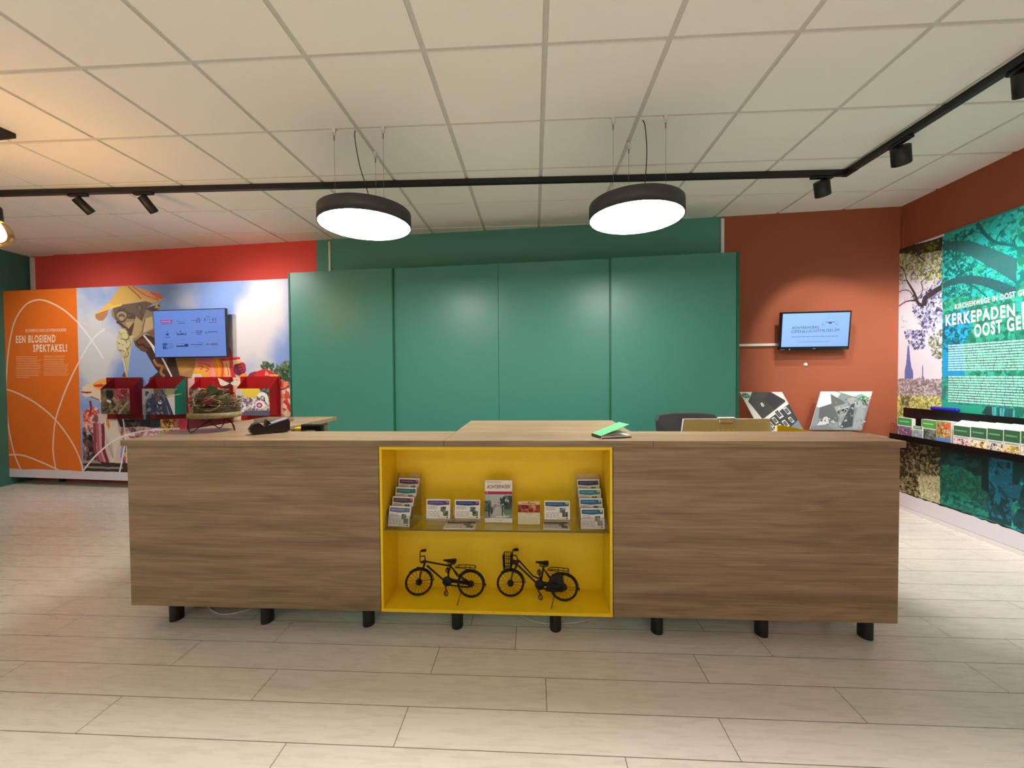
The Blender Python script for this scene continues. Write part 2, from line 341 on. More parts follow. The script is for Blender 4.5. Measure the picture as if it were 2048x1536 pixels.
class Art:
    """flat printed picture on a frame: coloured shapes laid on one another; coordinates in (u,v) metres"""
    def __init__(s, fr, gain=1.0, step=4e-5):
        s.fr = fr; s.q = []; s.over = False; s.nbase = 1; s.lay = 0; s.gain = gain; s.step = step; s.cur = 0; s.conv = lambda p: p
    def zoom(s, ox, oy, sc):
        s.conv = lambda p: s.fr.pix(ox+p[0]/sc, oy+p[1]/sc); return s
    def uvmode(s): s.conv = lambda p: p; return s
    def affine(s, a, b, c):
        """(0..1,0..1) with y up on the parallelogram a=bottom-left, b=bottom-right, c=top-left (uv)"""
        s.conv = lambda p: (a[0]+(b[0]-a[0])*p[0]+(c[0]-a[0])*p[1], a[1]+(b[1]-a[1])*p[0]+(c[1]-a[1])*p[1]); return s
    def raw(s, pts, col, lay=None):
        if lay is None: s.lay += 1; lay = s.lay
        if isinstance(col, list): c = [lin(q) for q in col]
        else: c = [tuple(min(1, x*s.gain) for x in lin(col))]*len(pts)
        s.q.append((lay, len(s.q), [tuple(p) for p in pts], c, s.cur, s.over))
    def poly(s, pts, col): s.raw([s.conv(p) for p in pts], hx(col) if not isinstance(col, list) else [hx(q) for q in col]); return s
    def rect(s, x0, y0, x1, y1, col): return s.poly([(x0, y0), (x1, y0), (x1, y1), (x0, y1)], col)
    def ell(s, cx, cy, rx, ry, col, n=18, rot=0, wob=0):
        P = []
        for i in range(n):
            t = 2*math.pi*i/n; k = 1+random.uniform(-wob, wob); x, y = rx*k*math.cos(t), ry*k*math.sin(t)
            P.append((cx+x*math.cos(rot)-y*math.sin(rot), cy+x*math.sin(rot)+y*math.cos(rot)))
        return s.poly(P, col)
    def line(s, pts, wd, col, taper=None):
        """stroke, wd in metres"""
        P = []
        for p in pts:
            q = Vector(s.conv(p))
            if not P or (q-P[-1]).length > 1e-5: P.append(q)
        n = len(P)
        if n < 2: return s
        s.lay += 1; A_, B_ = [], []
        for i in range(n):
            d0 = (P[i]-P[i-1]).normalized() if i else (P[1]-P[0]).normalized(); d1 = (P[i+1]-P[i]).normalized() if i < n-1 else d0
            d = (d0+d1); d = d.normalized() if d.length > 1e-4 else d0; k = 1/max(.5, d.dot(d0))
            w_ = (wd if taper is None else wd+(taper-wd)*i/(n-1))/2*k; nn = Vector((-d.y, d.x))*w_
            A_.append(tuple(P[i]-nn)); B_.append(tuple(P[i]+nn))
        for i in range(n-1): s.raw([A_[i], A_[i+1], B_[i+1], B_[i]], hx(col), s.lay)
        return s
    def curve(s, pts, wd, col, k=8, taper=None):
        out = []; n = len(pts)
        for i in range(n-1):
            p0, p1, p2, p3 = pts[max(i-1, 0)], pts[i], pts[i+1], pts[min(i+2, n-1)]
            for j in range(k):
                t = j/k
                out.append(tuple(.5*((2*p1[a])+(-p0[a]+p2[a])*t+(2*p0[a]-5*p1[a]+4*p2[a]-p3[a])*t*t+(-p0[a]+3*p1[a]-3*p2[a]+p3[a])*t**3) for a in (0, 1)))
        out.append(pts[-1]); return s.line(out, wd, col, taper)
    def scatter(s, region, n, size, cols, aspect=1.6, nv=5):
        R = [s.conv(p) for p in region]; xs = [p[0] for p in R]; ys = [p[1] for p in R]; k = 0; tries = 0
        base = s.lay+1
        while k < n and tries < n*12:
            tries += 1; p = (random.uniform(min(xs), max(xs)), random.uniform(min(ys), max(ys)))
            if not inside(p, R): continue
            sz = random.uniform(size[0], size[1]); a = random.uniform(0, 6.28); P = []
            for i in range(nv):
                t = 6.28*i/nv+random.uniform(-.3, .3); r = sz*random.uniform(.6, 1.1); x, y = r*math.cos(t)*aspect, r*math.sin(t)
                P.append((min(max(p[0]+x*math.cos(a)-y*math.sin(a), min(xs)), max(xs)), min(max(p[1]+x*math.sin(a)+y*math.cos(a), min(ys)), max(ys))))
            s.raw(P, hx(random.choice(cols)), base+(k % 4)); k += 1
        s.lay += 4; return s
    def blob(s, cx, cy, rx, ry, c0, c1, n=3, wob=.12):
        for i in range(n):
            t = i/max(1, n-1); s.ell(cx, cy, rx*(1-.22*i), ry*(1-.22*i), mix(hx(c0), hx(c1), t), 20, 0, wob)
        return s
    def words(s, x0, x1, y, h, col, gap=.35):
        """an unreadably small line of print"""
        x = x0; s.lay += 1; L = s.lay
        sg = 1 if x1 > x0 else -1
        while x < x1:
            wl = random.uniform(1.2, 5.5)*abs(h)*.8
            if x+wl > x1: wl = x1-x
            s.raw([s.conv(p) for p in ((x, y), (x+wl, y), (x+wl, y+h), (x, y+h))], hx(col), L); x += wl+abs(h)*gap
        return s
    def text(s, txt, bl, br, tl, col, bold=0, res=5):
        """baseline-left, baseline-right, capital-top-left points (in current coordinates)"""
        vs, fs, W = text_mesh(txt, bold, res); a, b, c = (Vector(s.conv(p)) for p in (bl, br, tl)); s.lay += 2
        q = [a+(b-a)*(x/W)+(c-a)*(y/CAP) for x, y in vs]
        for f in fs: s.raw([tuple(q[i]) for i in f], hx(col), s.lay)
        return s
    def flatten(s, cell):
        """resolve overlapping shapes into one flat mosaic so that nothing lies proud of the sheet"""
        Q = sorted(q for q in s.q if not q[5]); u0 = min(p[0] for q in Q for p in q[2]); v0 = min(p[1] for q in Q for p in q[2])
        base = [q for q in Q if q[1] < s.nbase]; u0 = min(p[0] for q in base for p in q[2]); v0 = min(p[1] for q in base for p in q[2]); u1 = max(p[0] for q in base for p in q[2]); v1 = max(p[1] for q in base for p in q[2])
        nx, ny = int((u1-u0)/cell)+1, int((v1-v0)/cell)+1; cu, cv = (u1-u0)/nx, (v1-v0)/ny
        G = np.full((ny, nx), -1, np.int32); keys = {}; pal = []
        for lay, _, P, c, mi, _o in Q:
            k = (c[0], mi)
            if k not in keys: keys[k] = len(pal); pal.append(k)
            xs = [p[0] for p in P]; ys = [p[1] for p in P]
            i0, i1 = max(0, int((min(xs)-u0)/cu-.5)), min(nx, int((max(xs)-u0)/cu+1.5)); j0, j1 = max(0, int((min(ys)-v0)/cv-.5)), min(ny, int((max(ys)-v0)/cv+1.5))
            if i0 >= i1 or j0 >= j1: continue
            X, Y = np.meshgrid(u0+(np.arange(i0, i1)+.5)*cu, v0+(np.arange(j0, j1)+.5)*cv); ins = np.zeros(X.shape, bool)
            for a in range(len(P)):
                x1, y1 = P[a]; x2, y2 = P[a-1]
                if y1 == y2: continue
                ins ^= ((y1 > Y) != (y2 > Y)) & (X < (x2-x1)*(Y-y1)/(y2-y1)+x1)
            G[j0:j1, i0:i1][ins] = keys[k]
        out = []; live = {}
        for j in range(ny+1):
            new = {}
            if j < ny:
                r = G[j]; cut = np.flatnonzero(np.diff(r))+1; st_ = np.concatenate(([0], cut)); en = np.concatenate((cut, [nx]))
                for a, b_ in zip(st_.tolist(), en.tolist()):
                    k = int(r[a]); 
                    if k >= 0: new[(a, b_, k)] = live.pop((a, b_, k), j)
            for (a, b_, k), js in live.items(): out.append((a, b_, js, j, k))
            live = new
        s.q = [q for q in s.q if q[5]]
        return [([(u0+a*cu, v0+c_*cv), (u0+b_*cu, v0+c_*cv), (u0+b_*cu, v0+d*cv), (u0+a*cu, v0+d*cv)], [pal[k][0]]*4, pal[k][1]) for a, b_, c_, d, k in out]
    def build(s, name, parent=None, m=None, label=None, flat=None):
        off = world_of(parent) if parent else Vector((0, 0, 0)); V_, F_, C_, MI = [], [], [], []
        def put(P, c, mi, n):
            b = len(V_); V_.extend(tuple(s.fr.w(p[0], p[1], n)-off) for p in P); F_.append(tuple(range(b, b+len(P)))); C_.append(c); MI.append(mi)
        if flat:
            for P, c, mi in s.flatten(flat): put(P, c, mi, 1e-4)
            l0 = min([q[0] for q in s.q] or [0])
            rank = {l: i for i, l in enumerate(sorted(set(q[0] for q in s.q)))}
            for lay, _, P, c, mi, _o in s.q: put(P, c, mi, 2e-4+rank[lay]*s.step)
        else:
            for lay, _, P, c, mi, _o in s.q: put(P, c, mi, lay*s.step)
        me = bpy.data.meshes.new(name); me.from_pydata(V_, [], F_)
        at = me.color_attributes.new('Col', 'FLOAT_COLOR', 'CORNER'); buf = [v for cs in C_ for c in cs for v in (c[0], c[1], c[2], 1)]
        at.data.foreach_set('color', buf); ms = m if isinstance(m, (list, tuple)) else [m or M['print']]
        for q in ms: me.materials.append(q)
        me.polygons.foreach_set('material_index', MI); me.update()
        o = bpy.data.objects.new(name, me); COL.objects.link(o)
        if parent: o.parent = parent
        if label: o['label'] = label
        return o
# ================================================================ the room
XL, XR, YB = -6.65, 3.41, -4.6
def wally(x): return 4.505+BW*x
# floor: planks 1.2225 x 0.181 m in staggered rows
def build_floor():
    v = []; f = []; uv = []; cs = []
    r0 = 1.417; offs = {-1: .31, 0: .707, 1: .043, 2: .75, 3: 1.122, 4: .876, -2: .95, 5: .3, 6: .62, 7: 1.1, 8: .1, 9: .8}
    for r in range(-34, 23):
        y0 = r0+.181*r; o = offs.get(r, (r*.437*1.2225) % 1.2225)
        x = o-1.2225*8
        while x < 4.2:
            if x+1.2225 > -7.0:
                b = len(v); v += [(x, y0, 0), (x+1.2225, y0, 0), (x+1.2225, y0+.181, 0), (x, y0+.181, 0)]; f.append((b, b+1, b+2, b+3))
                uv += [(0, 0), (1.2225, 0), (1.2225, .181), (0, .181)]; c = (random.random(), random.random(), random.random(), 1); cs += list(c)*4
            x += 1.2225
    me = bpy.data.meshes.new('floor'); me.from_pydata(v, [], f)
    l = me.uv_layers.new(name='UVMap'); l.data.foreach_set('uv', [a for p in uv for a in p])
    me.color_attributes.new('Col', 'FLOAT_COLOR', 'CORNER').data.foreach_set('color', cs)
    me.materials.append(M['floor']); o = bpy.data.objects.new('floor', me); COL.objects.link(o); tag(o, 'pale oak laminate plank floor', kind='structure')
build_floor()
# ceiling: 600 mm tiles hanging slightly below their grid
def build_ceiling():
    b = MB(); b.box(-7.1, 4.1, YB, 5.4, CEIL+.006, CEIL+.05, 1)
    for i in range(-12, 7):
        for j in range(-11, 6):
            x0 = .0634+.6*i; y0 = 2.0334+.6*j
            b.box(x0+.014, x0+.586, y0+.014, y0+.586, CEIL-.002, CEIL+.007, 0)
    tag(b.build('ceiling', [M['ceil_tile'], M['ceil_bar']], fix=False), 'suspended ceiling of off-white square tiles', kind='structure')
build_ceiling()
def wall_piece(b, x0, x1, mi):
    X0, X1 = x0, x1
    b.add([(X0, wally(X0), 0), (X1, wally(X1), 0), (X1, wally(X1), CEIL+.006), (X0, wally(X0), CEIL+.006), (X0, wally(X0)+.12, 0), (X1, wally(X1)+.12, 0), (X1, wally(X1)+.12, CEIL+.006), (X0, wally(X0)+.12, CEIL+.006)],
          [(0, 1, 2, 3), (5, 4, 7, 6), (3, 2, 6, 7), (0, 4, 5, 1)], mi)
xa = -2.185; xb = back_frame(4.505).w(*back_frame(4.505).pix(1444, 470)).x
xa = back_frame(4.505).w(*back_frame(4.505).pix(633, 500)).x
b = MB(); wall_piece(b, -6.75, xa, 0); wall_piece(b, xa, xb, 1); wall_piece(b, xb, 3.72, 2)
tag(b.build('wall_back', [M['red'], M['teal'], M['rust']]), 'back wall painted coral red, teal and rust', kind='structure')
def slanted(name, p0, p1, th, m, label):
    d = Vector((p1[0]-p0[0], p1[1]-p0[1], 0)); n = Vector((d.y, -d.x, 0)).normalized()*th
    P = [Vector((*p0, 0)), Vector((*p1, 0)), Vector((*p1, 0))+n, Vector((*p0, 0))+n]
    b = MB(); b.prism([(p.x, p.y) for p in P], 'z', 0, CEIL+.006); tag(b.build(name, m), label, kind='structure')
# left wall runs square to the back wall
def left_x(y): return -6.655+(wally(-6.655)-y)*.12
slanted('wall_left', (left_x(5.2), 5.2), (left_x(YB), YB), .1, M['grey_teal'], 'left wall painted grey teal')
KR = 3.415
def right_x(y, k=KR): return k+.039*y
slanted('wall_right', (right_x(YB), YB), (right_x(4.35), 4.35), .1, M['rust'], 'right wall painted rust')
slanted('wall_front', (4.2, YB), (-7.2, YB), -.1, M['cream'], 'cream wall behind the photographer')
# baseboard under the right-hand mural
def strip_y(name, k0, k1, y0, y1, z0, z1, m, label=None, kind=None, parent=None, bev=0):
    b = MB(); b.prism([(k0+.039*y0, y0), (k0+.039*y1, y1), (k1+.039*y1, y1), (k1+.039*y0, y0)], 'z', z0, z1)
    o = b.build(name, m, parent, label)
    if kind: o['kind'] = kind
    return o
strip_y('baseboard_right', KR-.004, KR-.018, -2, 4.19, 0, .04, M['white_gloss'], 'white baseboard along the right wall', 'structure')
strip_y('trim_1', KR-.001, KR-.010, 4.165, 4.185, 2.53, CEIL-.12, M['rust'], 'thin painted cable duct in the right corner', 'structure')
# cable trunking on the back wall
def trunk(n, px, py0, py1, w, m=M['white'], z1=None):
    fr = back_frame(4.505); u, v0 = fr.pix(px, py1); _, v1 = fr.pix(px, py0)
    b = MB(); X = fr.M(); b.box(u-w/2, u+w/2, v0-.3, v1, 0.001, .02, 0, X)
    tag(b.build('trim_%d' % n, m), 'white cable trunking running up the back wall', kind='structure')
trunk(2, 661, 484, 537, .022); trunk(3, 1444, 438, 503, .03)
b = MB(); fr = back_frame(4.505); u, v0 = fr.pix(63, 575); _, v1 = fr.pix(63, 516)
b.box(u+.03, u+.07, v0-.6, v1, .001, .03, 0, fr.M()); tag(b.build('trim_4', M['white']), 'white cable trunking in the left corner', kind='structure')
fr = back_frame(4.505); u0, v = fr.pix(1470, 691); u1, _ = fr.pix(1600, 690)
b = MB(); b.box(u0, u1, v-.011, v+.014, .001, .02, 0, fr.M()); tag(b.build('trim_5', M['white']), 'white horizontal cable trunking leading to the small screen', kind='structure')

# ================================================================ reception counter
CY0 = 2.00; BY = 2.018; TOP = 1.016; TH = .031; CYB = 2.335; BOT = .138
CXL, CXR = -2.151, 1.741; BXL, BXR = -2.134, 1.728; NXL, NXR = -.785, .382
counter = thing('reception_counter', 'long walnut-look reception counter with a yellow display niche and black feet', 'counter', (-.2, 2.17, 0))
cuts = [CXL, at_y(449, 886, CY0).x, at_y(888, 886, CY0).x, 0.575, CXR]
for i in range(4):
    b = MB(); b.box(cuts[i]+(.0006 if i else 0), cuts[i+1]-(.0006 if i < 3 else 0), CY0, CYB, TOP-TH, TOP, bev=.0015); b.build('worktop_panel', M['oak_top'], counter)
for x0, x1 in ((BXL, NXL-.004), (NXR+.004, BXR)):
    b = MB(); b.box(x0, x1, BY, BY+.02, BOT, TOP-TH, bev=.001); b.build('front_panel', M['oak'], counter)
for x0, x1 in ((BXL, BXL+.02), (BXR-.02, BXR)):
    b = MB(); b.box(x0, x1, BY+.021, CYB-.02, BOT, TOP-TH-.0005, bev=.001); b.build('side_panel', M['oak'], counter)
b = MB(); b.box(BXL+.021, BXR-.021, CYB-.045, CYB-.03, BOT, TOP-TH-.0005); b.box(BXL+.021, NXL-.01, BY+.021, CYB-.05, BOT, BOT+.018); b.box(NXR+.01, BXR-.021, BY+.021, CYB-.05, BOT, BOT+.018)
b.build('carcass', M['oak'], counter)
ND = .232; NT = .016
b = MB()
b.box(NXL, NXR, BY-.003, BY+ND, TOP-TH-NT-.001, TOP-TH-.001); b.box(NXL, NXR, BY-.003, BY+ND, BOT, BOT+NT)
b.box(NXL, NXL+.012, BY-.001, BY+ND, BOT+NT, TOP-TH-NT-.001); b.box(NXR-.012, NXR, BY-.001, BY+ND, BOT+NT, TOP-TH-NT-.001)
b.box(NXL+.012, NXR-.012, BY+ND-.012, BY+ND, BOT+NT, TOP-TH-NT-.001)
b.build('display_niche', M['yellow'], counter)
SHZ = .557; NF = BOT+NT
b = MB(); b.box(NXL+.013, NXR-.013, BY+.012, BY+ND-.013, SHZ-.006, SHZ, 0)
sh = b.build('glass_shelf', M['glass'], counter)
b = MB(); b.box(NXL+.0125, NXR-.0125, BY+.0105, BY+.0118, SHZ-.006, SHZ); b.build('polished_edge', M['glass_edge'], sh)
for px, py in [(342, 1245), (525, 1251), (731, 1257), (912, 1261), (1112, 1267), (1318, 1271), (1529, 1275), (1737, 1278)]:
    x = at_z(px, py, 0).x
    b = MB(); r = .030
    for yy in (2.135, ):
        P = [(x+r*math.cos(t), yy+r*1.25*math.sin(t)) for t in [2*math.pi*k/28 for k in range(28)]]
        b.prism(P, 'z', 0, BOT-.0005)
    o = b.build('leg', M['black'], counter); 
# the two returns of the counter
side = thing('side_counter', 'walnut-look side counter running back from the left end of the reception counter', 'counter', (-1.87, 2.8, 0))
b = MB(); b.box(-2.151, -1.585, CYB+.0015, 3.19, TOP-TH, TOP, bev=.0015); b.build('worktop', M['oak_top'], side)
b = MB(); b.box(-2.13, -2.11, CYB+.02, 3.15, .02, TOP-TH-.0005); b.box(-1.66, -1.64, CYB+.02, 3.15, .02, TOP-TH-.0005); b.box(-2.109, -1.661, 3.13, 3.15, .02, TOP-TH-.0005)
b.build('body', M['oak'], side)
for x in (-2.1, -1.68):
    for y in (2.45, 3.05):
        b = MB(); b.lathe([(.02, 0), (.02, .019)], 12, X=Matrix.Translation((x, y, 0))); b.box(x-.028, x+.028, y-.02, y+.02, .019, .0195); b.build('foot', M['black'], side)
mid = thing('centre_counter', 'light walnut-look counter top projecting behind the middle of the reception counter', 'counter', (.05, 2.6, 0))
b = MB(); b.box(-.452, .545, CYB+.0015, 2.89, TOP-TH, TOP, bev=.0015); b.build('worktop', M['oak_top'], mid)
for x in (-.40, .47):
    b = MB(); b.box(x, x+.022, CYB+.05, 2.84, 0, TOP-TH-.0005); b.build('side_panel', M['oak'], mid)
# staff desk behind the counter (lower, carries the screen and the till)
def desk(name, label, x0, x1, y0, y1, z, m, cat='desk'):
    t = thing(name, label, cat, ((x0+x1)/2, (y0+y1)/2, 0))
    b = MB(); b.box(x0, x1, y0, y1, z-.025, z, bev=.002); b.build('desk_top', m, t)
    for x in (x0+.05, x1-.07):
        for y in (y0+.04, y1-.06):
            b = MB(); b.box(x, x+.03, y, y+.03, 0, z-.0255); b.build('leg', M['black'], t)
    return t
desk('staff_desk', 'low work desk behind the right half of the reception counter, under the monitor', .58, 1.72, 2.36, 2.98, .74, M['oak_top'])
desk('till_desk', 'low work desk behind the left half of the reception counter, under the till', -1.57, -.46, 2.36, 2.98, .74, M['oak_top'])
desk('low_bench', 'low bench against the rust wall carrying the two leaning picture boards', 1.98, 3.2, 3.86, 4.2, .755, M['oak'], 'bench')

# ================================================================ teal cabinet wall
CF = 4.10
fr = back_frame(CF); X = fr.M()
cab = thing('teal_cabinet', 'wide teal storage cabinet with four tall smooth sliding doors', 'cabinet', (0, CF, 0))
uL, v = fr.pix(578, 545); uR, v2 = fr.pix(1475, 503); CH = (v+v2)/2
us = [uL, fr.pix(783, 536)[0], fr.pix(995, 525)[0], fr.pix(1222, 517)[0], uR]
for i in range(4):
    b = MB(); n1 = 0 if i in (0, 3) else -.024
    g = .0015
    b.box(us[i]+(g if i else .008), us[i+1]-(g if i < 3 else .008), .03, CH-.004, n1-.019, n1, 0, X, bev=.001)
    if i in (1, 2): pass
    d = b.build('door', M['teal_cab'], cab)
    if i in (1, 2):
        c = us[2]+(-.06 if i == 1 else .035); b = MB(); b.box(c-.022, c+.022, CH-.0035, CH+.004, n1-.012, n1-.002, 0, X, bev=.001); b.build('door_stop', M['teal'], d)
    elif i == 0:
        b = MB(); b.box(us[1]-.0015, us[1]+.014, .03, CH-.004, -.0238, -.001, 0, X); b.build('edge_profile', M['teal_dark'], d)
    else:
        b = MB(); b.box(us[3]-.014, us[3]+.0015, .03, CH-.004, -.0238, -.001, 0, X); b.build('edge_profile', M['teal_dark'], d)
b = MB(); b.box(uL-.012, uL+.006, 0, CH-.002, -.38, .004, 0, X); b.build('side_panel', M['teal_dark'], cab)
b = MB(); b.box(uR-.006, uR+.018, 0, CH-.002, -.38, .004, 0, X); b.build('side_panel', M['teal_dark'], cab)
b = MB(); b.box(uL+.007, uR-.007, .0, CH-.006, -.38, -.06, 0, X); b.build('carcass', M['teal_dark'], cab)

# ================================================================ pendants
def pendant():
    t = thing('disc_pendant_lamp', '', 'lamp')
    b = MB(); b.lathe([(.297, .004), (.300, 0), (.300, .093), (.297, .096)], 72, capb=False); 
    b.lathe([(.297, .004), (.2945, .0005), (.2945, .02)], 72, capb=False, capt=False)
    h = b.build('housing', M['charcoal'], t, fix=False)
    b = MB(); b.lathe([(.2942, .003), (.285, .001), (.15, .0008)], 72, capb=True, capt=False); b.build('diffuser', M['diffuser'], t, fix=True)
    top = CEIL-2.35
    for x, y in ((-.162, -.09), (.163, -.09), (0, .195)):
        b = MB(); b.tube([(x, y, .096), (x, y, top-.05)], .0010, 6); w_ = b.build('suspension_wire', M['steel'], t)
        b = MB(); b.lathe([(.003, top-.075), (.0045, top-.07), (.0045, top-.045), (.002, top-.04)], 10, X=Matrix.Translation((x, y, 0)))
        b.tube([(x+.009*math.cos(a), y, top-.03+.011*math.sin(a)) for a in [k*math.pi/6 for k in range(12)]], .0012, 5, closed=True); b.build('wire_grip', M['steel'], w_)
        b = MB(); b.lathe([(.004, top-.026), (.009, top-.022), (.009, top-.006), (.016, top-.004), (.016, top-.0015)], 14, X=Matrix.Translation((x, y, 0))); b.build('ceiling_clip', M['white'], w_)
    return t
def pendant_cable(t, pts):
    b = MB(); out = []
    for i in range(len(pts)-1):
        p0, p1, p2, p3 = [Vector(pts[max(0, min(len(pts)-1, k))]) for k in (i-1, i, i+1, i+2)]
        for j in range(6):
            q = j/6; out.append(.5*((2*p1)+(-p0+p2)*q+(2*p0-5*p1+4*p2-p3)*q*q+(-p0+3*p1-3*p2+p3)*q**3))
    out.append(Vector(pts[-1])); b.tube(out, .0032, 8); b.build('power_cable', M['blackgloss'], t)
top = CEIL-2.35
p1 = pendant(); p2 = copy_tree(p1)
p1.location = (-1.13, 2.72, 2.35); p2.location = (.67, 2.725, 2.35)
tag(p1, 'left one of two round charcoal disc pendant lamps with glowing white underside', group='disc pendants over the counter')
tag(p2, 'right one of two round charcoal disc pendant lamps with glowing white underside', group='disc pendants over the counter')
for t, pts in ((p1, [(-.03, -.07, top-.001), (-.032, -.07, top-.06), (-.012, -.05, top-.22), (.03, -.03, .22), (.035, -.02, .13), (.045, -.02, .094)]), (p2, [(.03, -.06, top-.001), (.045, -.06, top-.05), (.06, -.04, top-.2), (.05, -.03, .2), (.045, -.02, .13), (.035, -.02, .094)])):
    # points are relative to the lamp
    b = MB(); out = []
    P = [Vector(p)+t.location for p in pts]
    pendant_cable(t, P)

# ================================================================ track and spots
TRZ = CEIL-.003
def tr_y(x): return 3.385+.0186*(x-.5)
TX = 2.49
track = thing('lighting_track', 'black L-shaped lighting track under the ceiling tiles', 'lighting track', (0, 3.37, CEIL-.03))
hw = .019
b = MB(); x0 = -6.3
b.prism([(x0, tr_y(x0)-hw), (TX+hw, tr_y(TX)-hw), (TX-hw, tr_y(TX)+hw), (x0, tr_y(x0)+hw)], 'z', TRZ-.042, TRZ, 0)
b.build('long_rail', M['black'], track)
b = MB(); b.prism([(TX-hw, tr_y(TX)+hw+.0005), (TX+hw, tr_y(TX)-hw), (TX+hw+.03, -1.5), (TX-hw+.03, -1.5), (TX-hw, tr_y(TX)-hw)], 'z', TRZ-.042, TRZ, 0)
b.build('short_rail', M['black'], track)
b = MB(); b.box(TX-hw-.001, TX+hw+.001, tr_y(TX)-.1, tr_y(TX)+hw+.001, TRZ-.044, TRZ-.0425); b.build('corner_connector', M['blackgloss'], track)
def tspot(label, x, y, along, target, r=.036, ln=.11, energy=40, deg=60, blend=.6, drop=.075, light=True):
    """adapter on the rail, a swivel joint and a cylindrical head pointing at the target"""
    z = TRZ-.0445
    t = thing('track_spotlight', label, 'spotlight', (x, y, z), 'spotlights on the black track')
    b = MB(); A = Matrix.Translation((x, y, z)) @ Matrix.Rotation(along, 4, 'Z')
    b.box(-.085, .085, -.0165, .0165, -.017, 0, 0, A, bev=.003); b.build('track_adapter', M['black'], t)
    piv = Vector((x, y, z-.028)); b = MB(); b.tube([(x, y, z-.016), (x, y, z-.030)], .009, 12); b.build('swivel_joint', M['black'], t)
    d = (Vector(target)-piv).normalized(); c = piv+d*.012
    q = d.to_track_quat('Z', 'Y').to_matrix().to_4x4(); X = Matrix.Translation(piv+Vector((0, 0, -.012-r*.3))) @ q
    b = MB(); b.lathe([(r*.86, -.022), (r, -.018), (r, ln-.002), (r*.97, ln), (r*.88, ln), (r*.86, ln-.02)], 32, 0, X, capt=False); h = b.build('lamp_head', M['black'], t)
    b = MB(); b.lathe([(.0005, ln-.021), (r*.85, ln-.0205)], 24, 0, X, capb=False, capt=False)
    b.build('lens', M['led'], h)
    if light:
        p = X @ Vector((0, 0, ln+.004)); spot('spot_light', p, target, energy, deg, blend)
    return t
M['led'] = mat('led_lens', (255, 248, 236), .4, vary=0, emit=6)
xs1 = at_y(150, 400, 3.28).x; xs2 = at_y(284, 395, 3.30).x
tspot('black spotlight on the track, farthest left, tilted towards the orange mural panel', xs1, tr_y(xs1), 0, (-3.2, 4.5, 1.5), r=.035, ln=.115, energy=56, deg=104, blend=.9)
tspot('slim black spotlight on the left part of the track, second from the glowing bulb', xs2, tr_y(xs2), 0, (-3.0, 4.5, 1.6), r=.035, ln=.115, energy=36, deg=96, blend=.9)
spot('spot_light', (-5.3, tr_y(-5.3), 2.78), (-5.5, 4.7, 1.3), 70, 104, .9)  # added light with no lamp head, brightens the orange panel
xs3 = at_y(1645, 340, 3.41).x
tspot('short black spotlight on the long rail just left of the track corner', xs3, tr_y(xs3), 0, (3.12, 4.22, 1.05), r=.055, ln=.095, energy=50, deg=70, blend=.45)
p = at_z(1788, 285, TRZ-.05); ys4 = p.y
tspot('short black spotlight on the rail running towards the viewer, just past the track corner', TX+.004, ys4, math.pi/2, (3.4, 3.8, 1.1), r=.055, ln=.095, energy=66, deg=80, blend=.5)
p = at_z(2046, 128, TRZ-.05); ys5 = p.y
tspot('black spotlight cut by the right picture edge, nearest on the rail', TX+.02, ys5, math.pi/2, (3.5, 3.0, 1.2), r=.055, ln=.095, energy=110, deg=90, blend=.6)
spot('spot_light', (TX+.03, .6, 2.78), (3.5, 2.2, 1.2), 90, 90, .7)  # extra unseen light added to brighten the right mural

# ================================================================ bulb pendant at the left edge
cz = CEIL-.002
BP = Vector((-3.41, 2.44, 0))
t = thing('bulb_pendant_lamp', 'glowing amber filament bulb hanging from a square black ceiling plate', 'lamp', (BP.x, BP.y, cz))
b = MB(); A = Matrix.Translation((-3.525, 2.425, 0)) @ Matrix.Rotation(-.09, 4, 'Z'); b.box(-.125, .125, -.125, .125, cz-.032, cz, 0, A, bev=.002); b.build('ceiling_plate', M['black'], t)
bz = 2.20
b = MB(); b.tube([(BP.x, BP.y, cz-.032), (BP.x-.004, BP.y, 2.75), (BP.x+.006, BP.y, 2.62), (BP.x+.002, BP.y, 2.52), (BP.x, BP.y, 2.435)], .004, 8); b.build('cable', M['blackgloss'], t)
b = MB(); b.lathe([(.02, 2.435), (.026, 2.425), (.030, 2.345), (.0285, 2.342)], 24, X=Matrix.Translation((BP.x, BP.y, 0))); b.build('socket', M['black'], t)
b = MB(); b.lathe([(.006, 2.183), (.036, 2.192), (.062, 2.220), (.072, 2.256), (.066, 2.292), (.046, 2.324), (.026, 2.341), (.02, 2.346)], 32, X=Matrix.Translation((BP.x, BP.y, 0)), capb=True, capt=False)
bulb = b.build('glass_bulb', M['bulb'], t)
b = MB()
for k in range(6):
    a = k*math.pi/3; b.tube([(BP.x+.012*math.cos(a), BP.y+.012*math.sin(a), 2.32), (BP.x+.026*math.cos(a), BP.y+.026*math.sin(a), 2.285), (BP.x+.02*math.cos(a+.4), BP.y+.02*math.sin(a+.4), 2.235)], .0016, 5)
b.build('filament', M['filament'], bulb)
l = bpy.data.lights.new('bulb_light', 'POINT'); l.energy = 15; l.color = (1, .58, .25); l.shadow_soft_size = .045
o = bpy.data.objects.new('bulb_light', l); COL.objects.link(o); o.location = (BP.x, BP.y, 2.27)
# ================================================================ left mural panel
MC = 4.20
fr = back_frame(MC); X = fr.M()
mu0 = fr.pix(3, 582)[0]; mu1 = uL-.0125-(0) ; mvt = fr.pix(165, 575.5)[1]; mvb = fr.pix(165, 958.5)[1]; mvw = fr.pix(200, 943)[1]; mus = fr.pix(158, 760)[0]
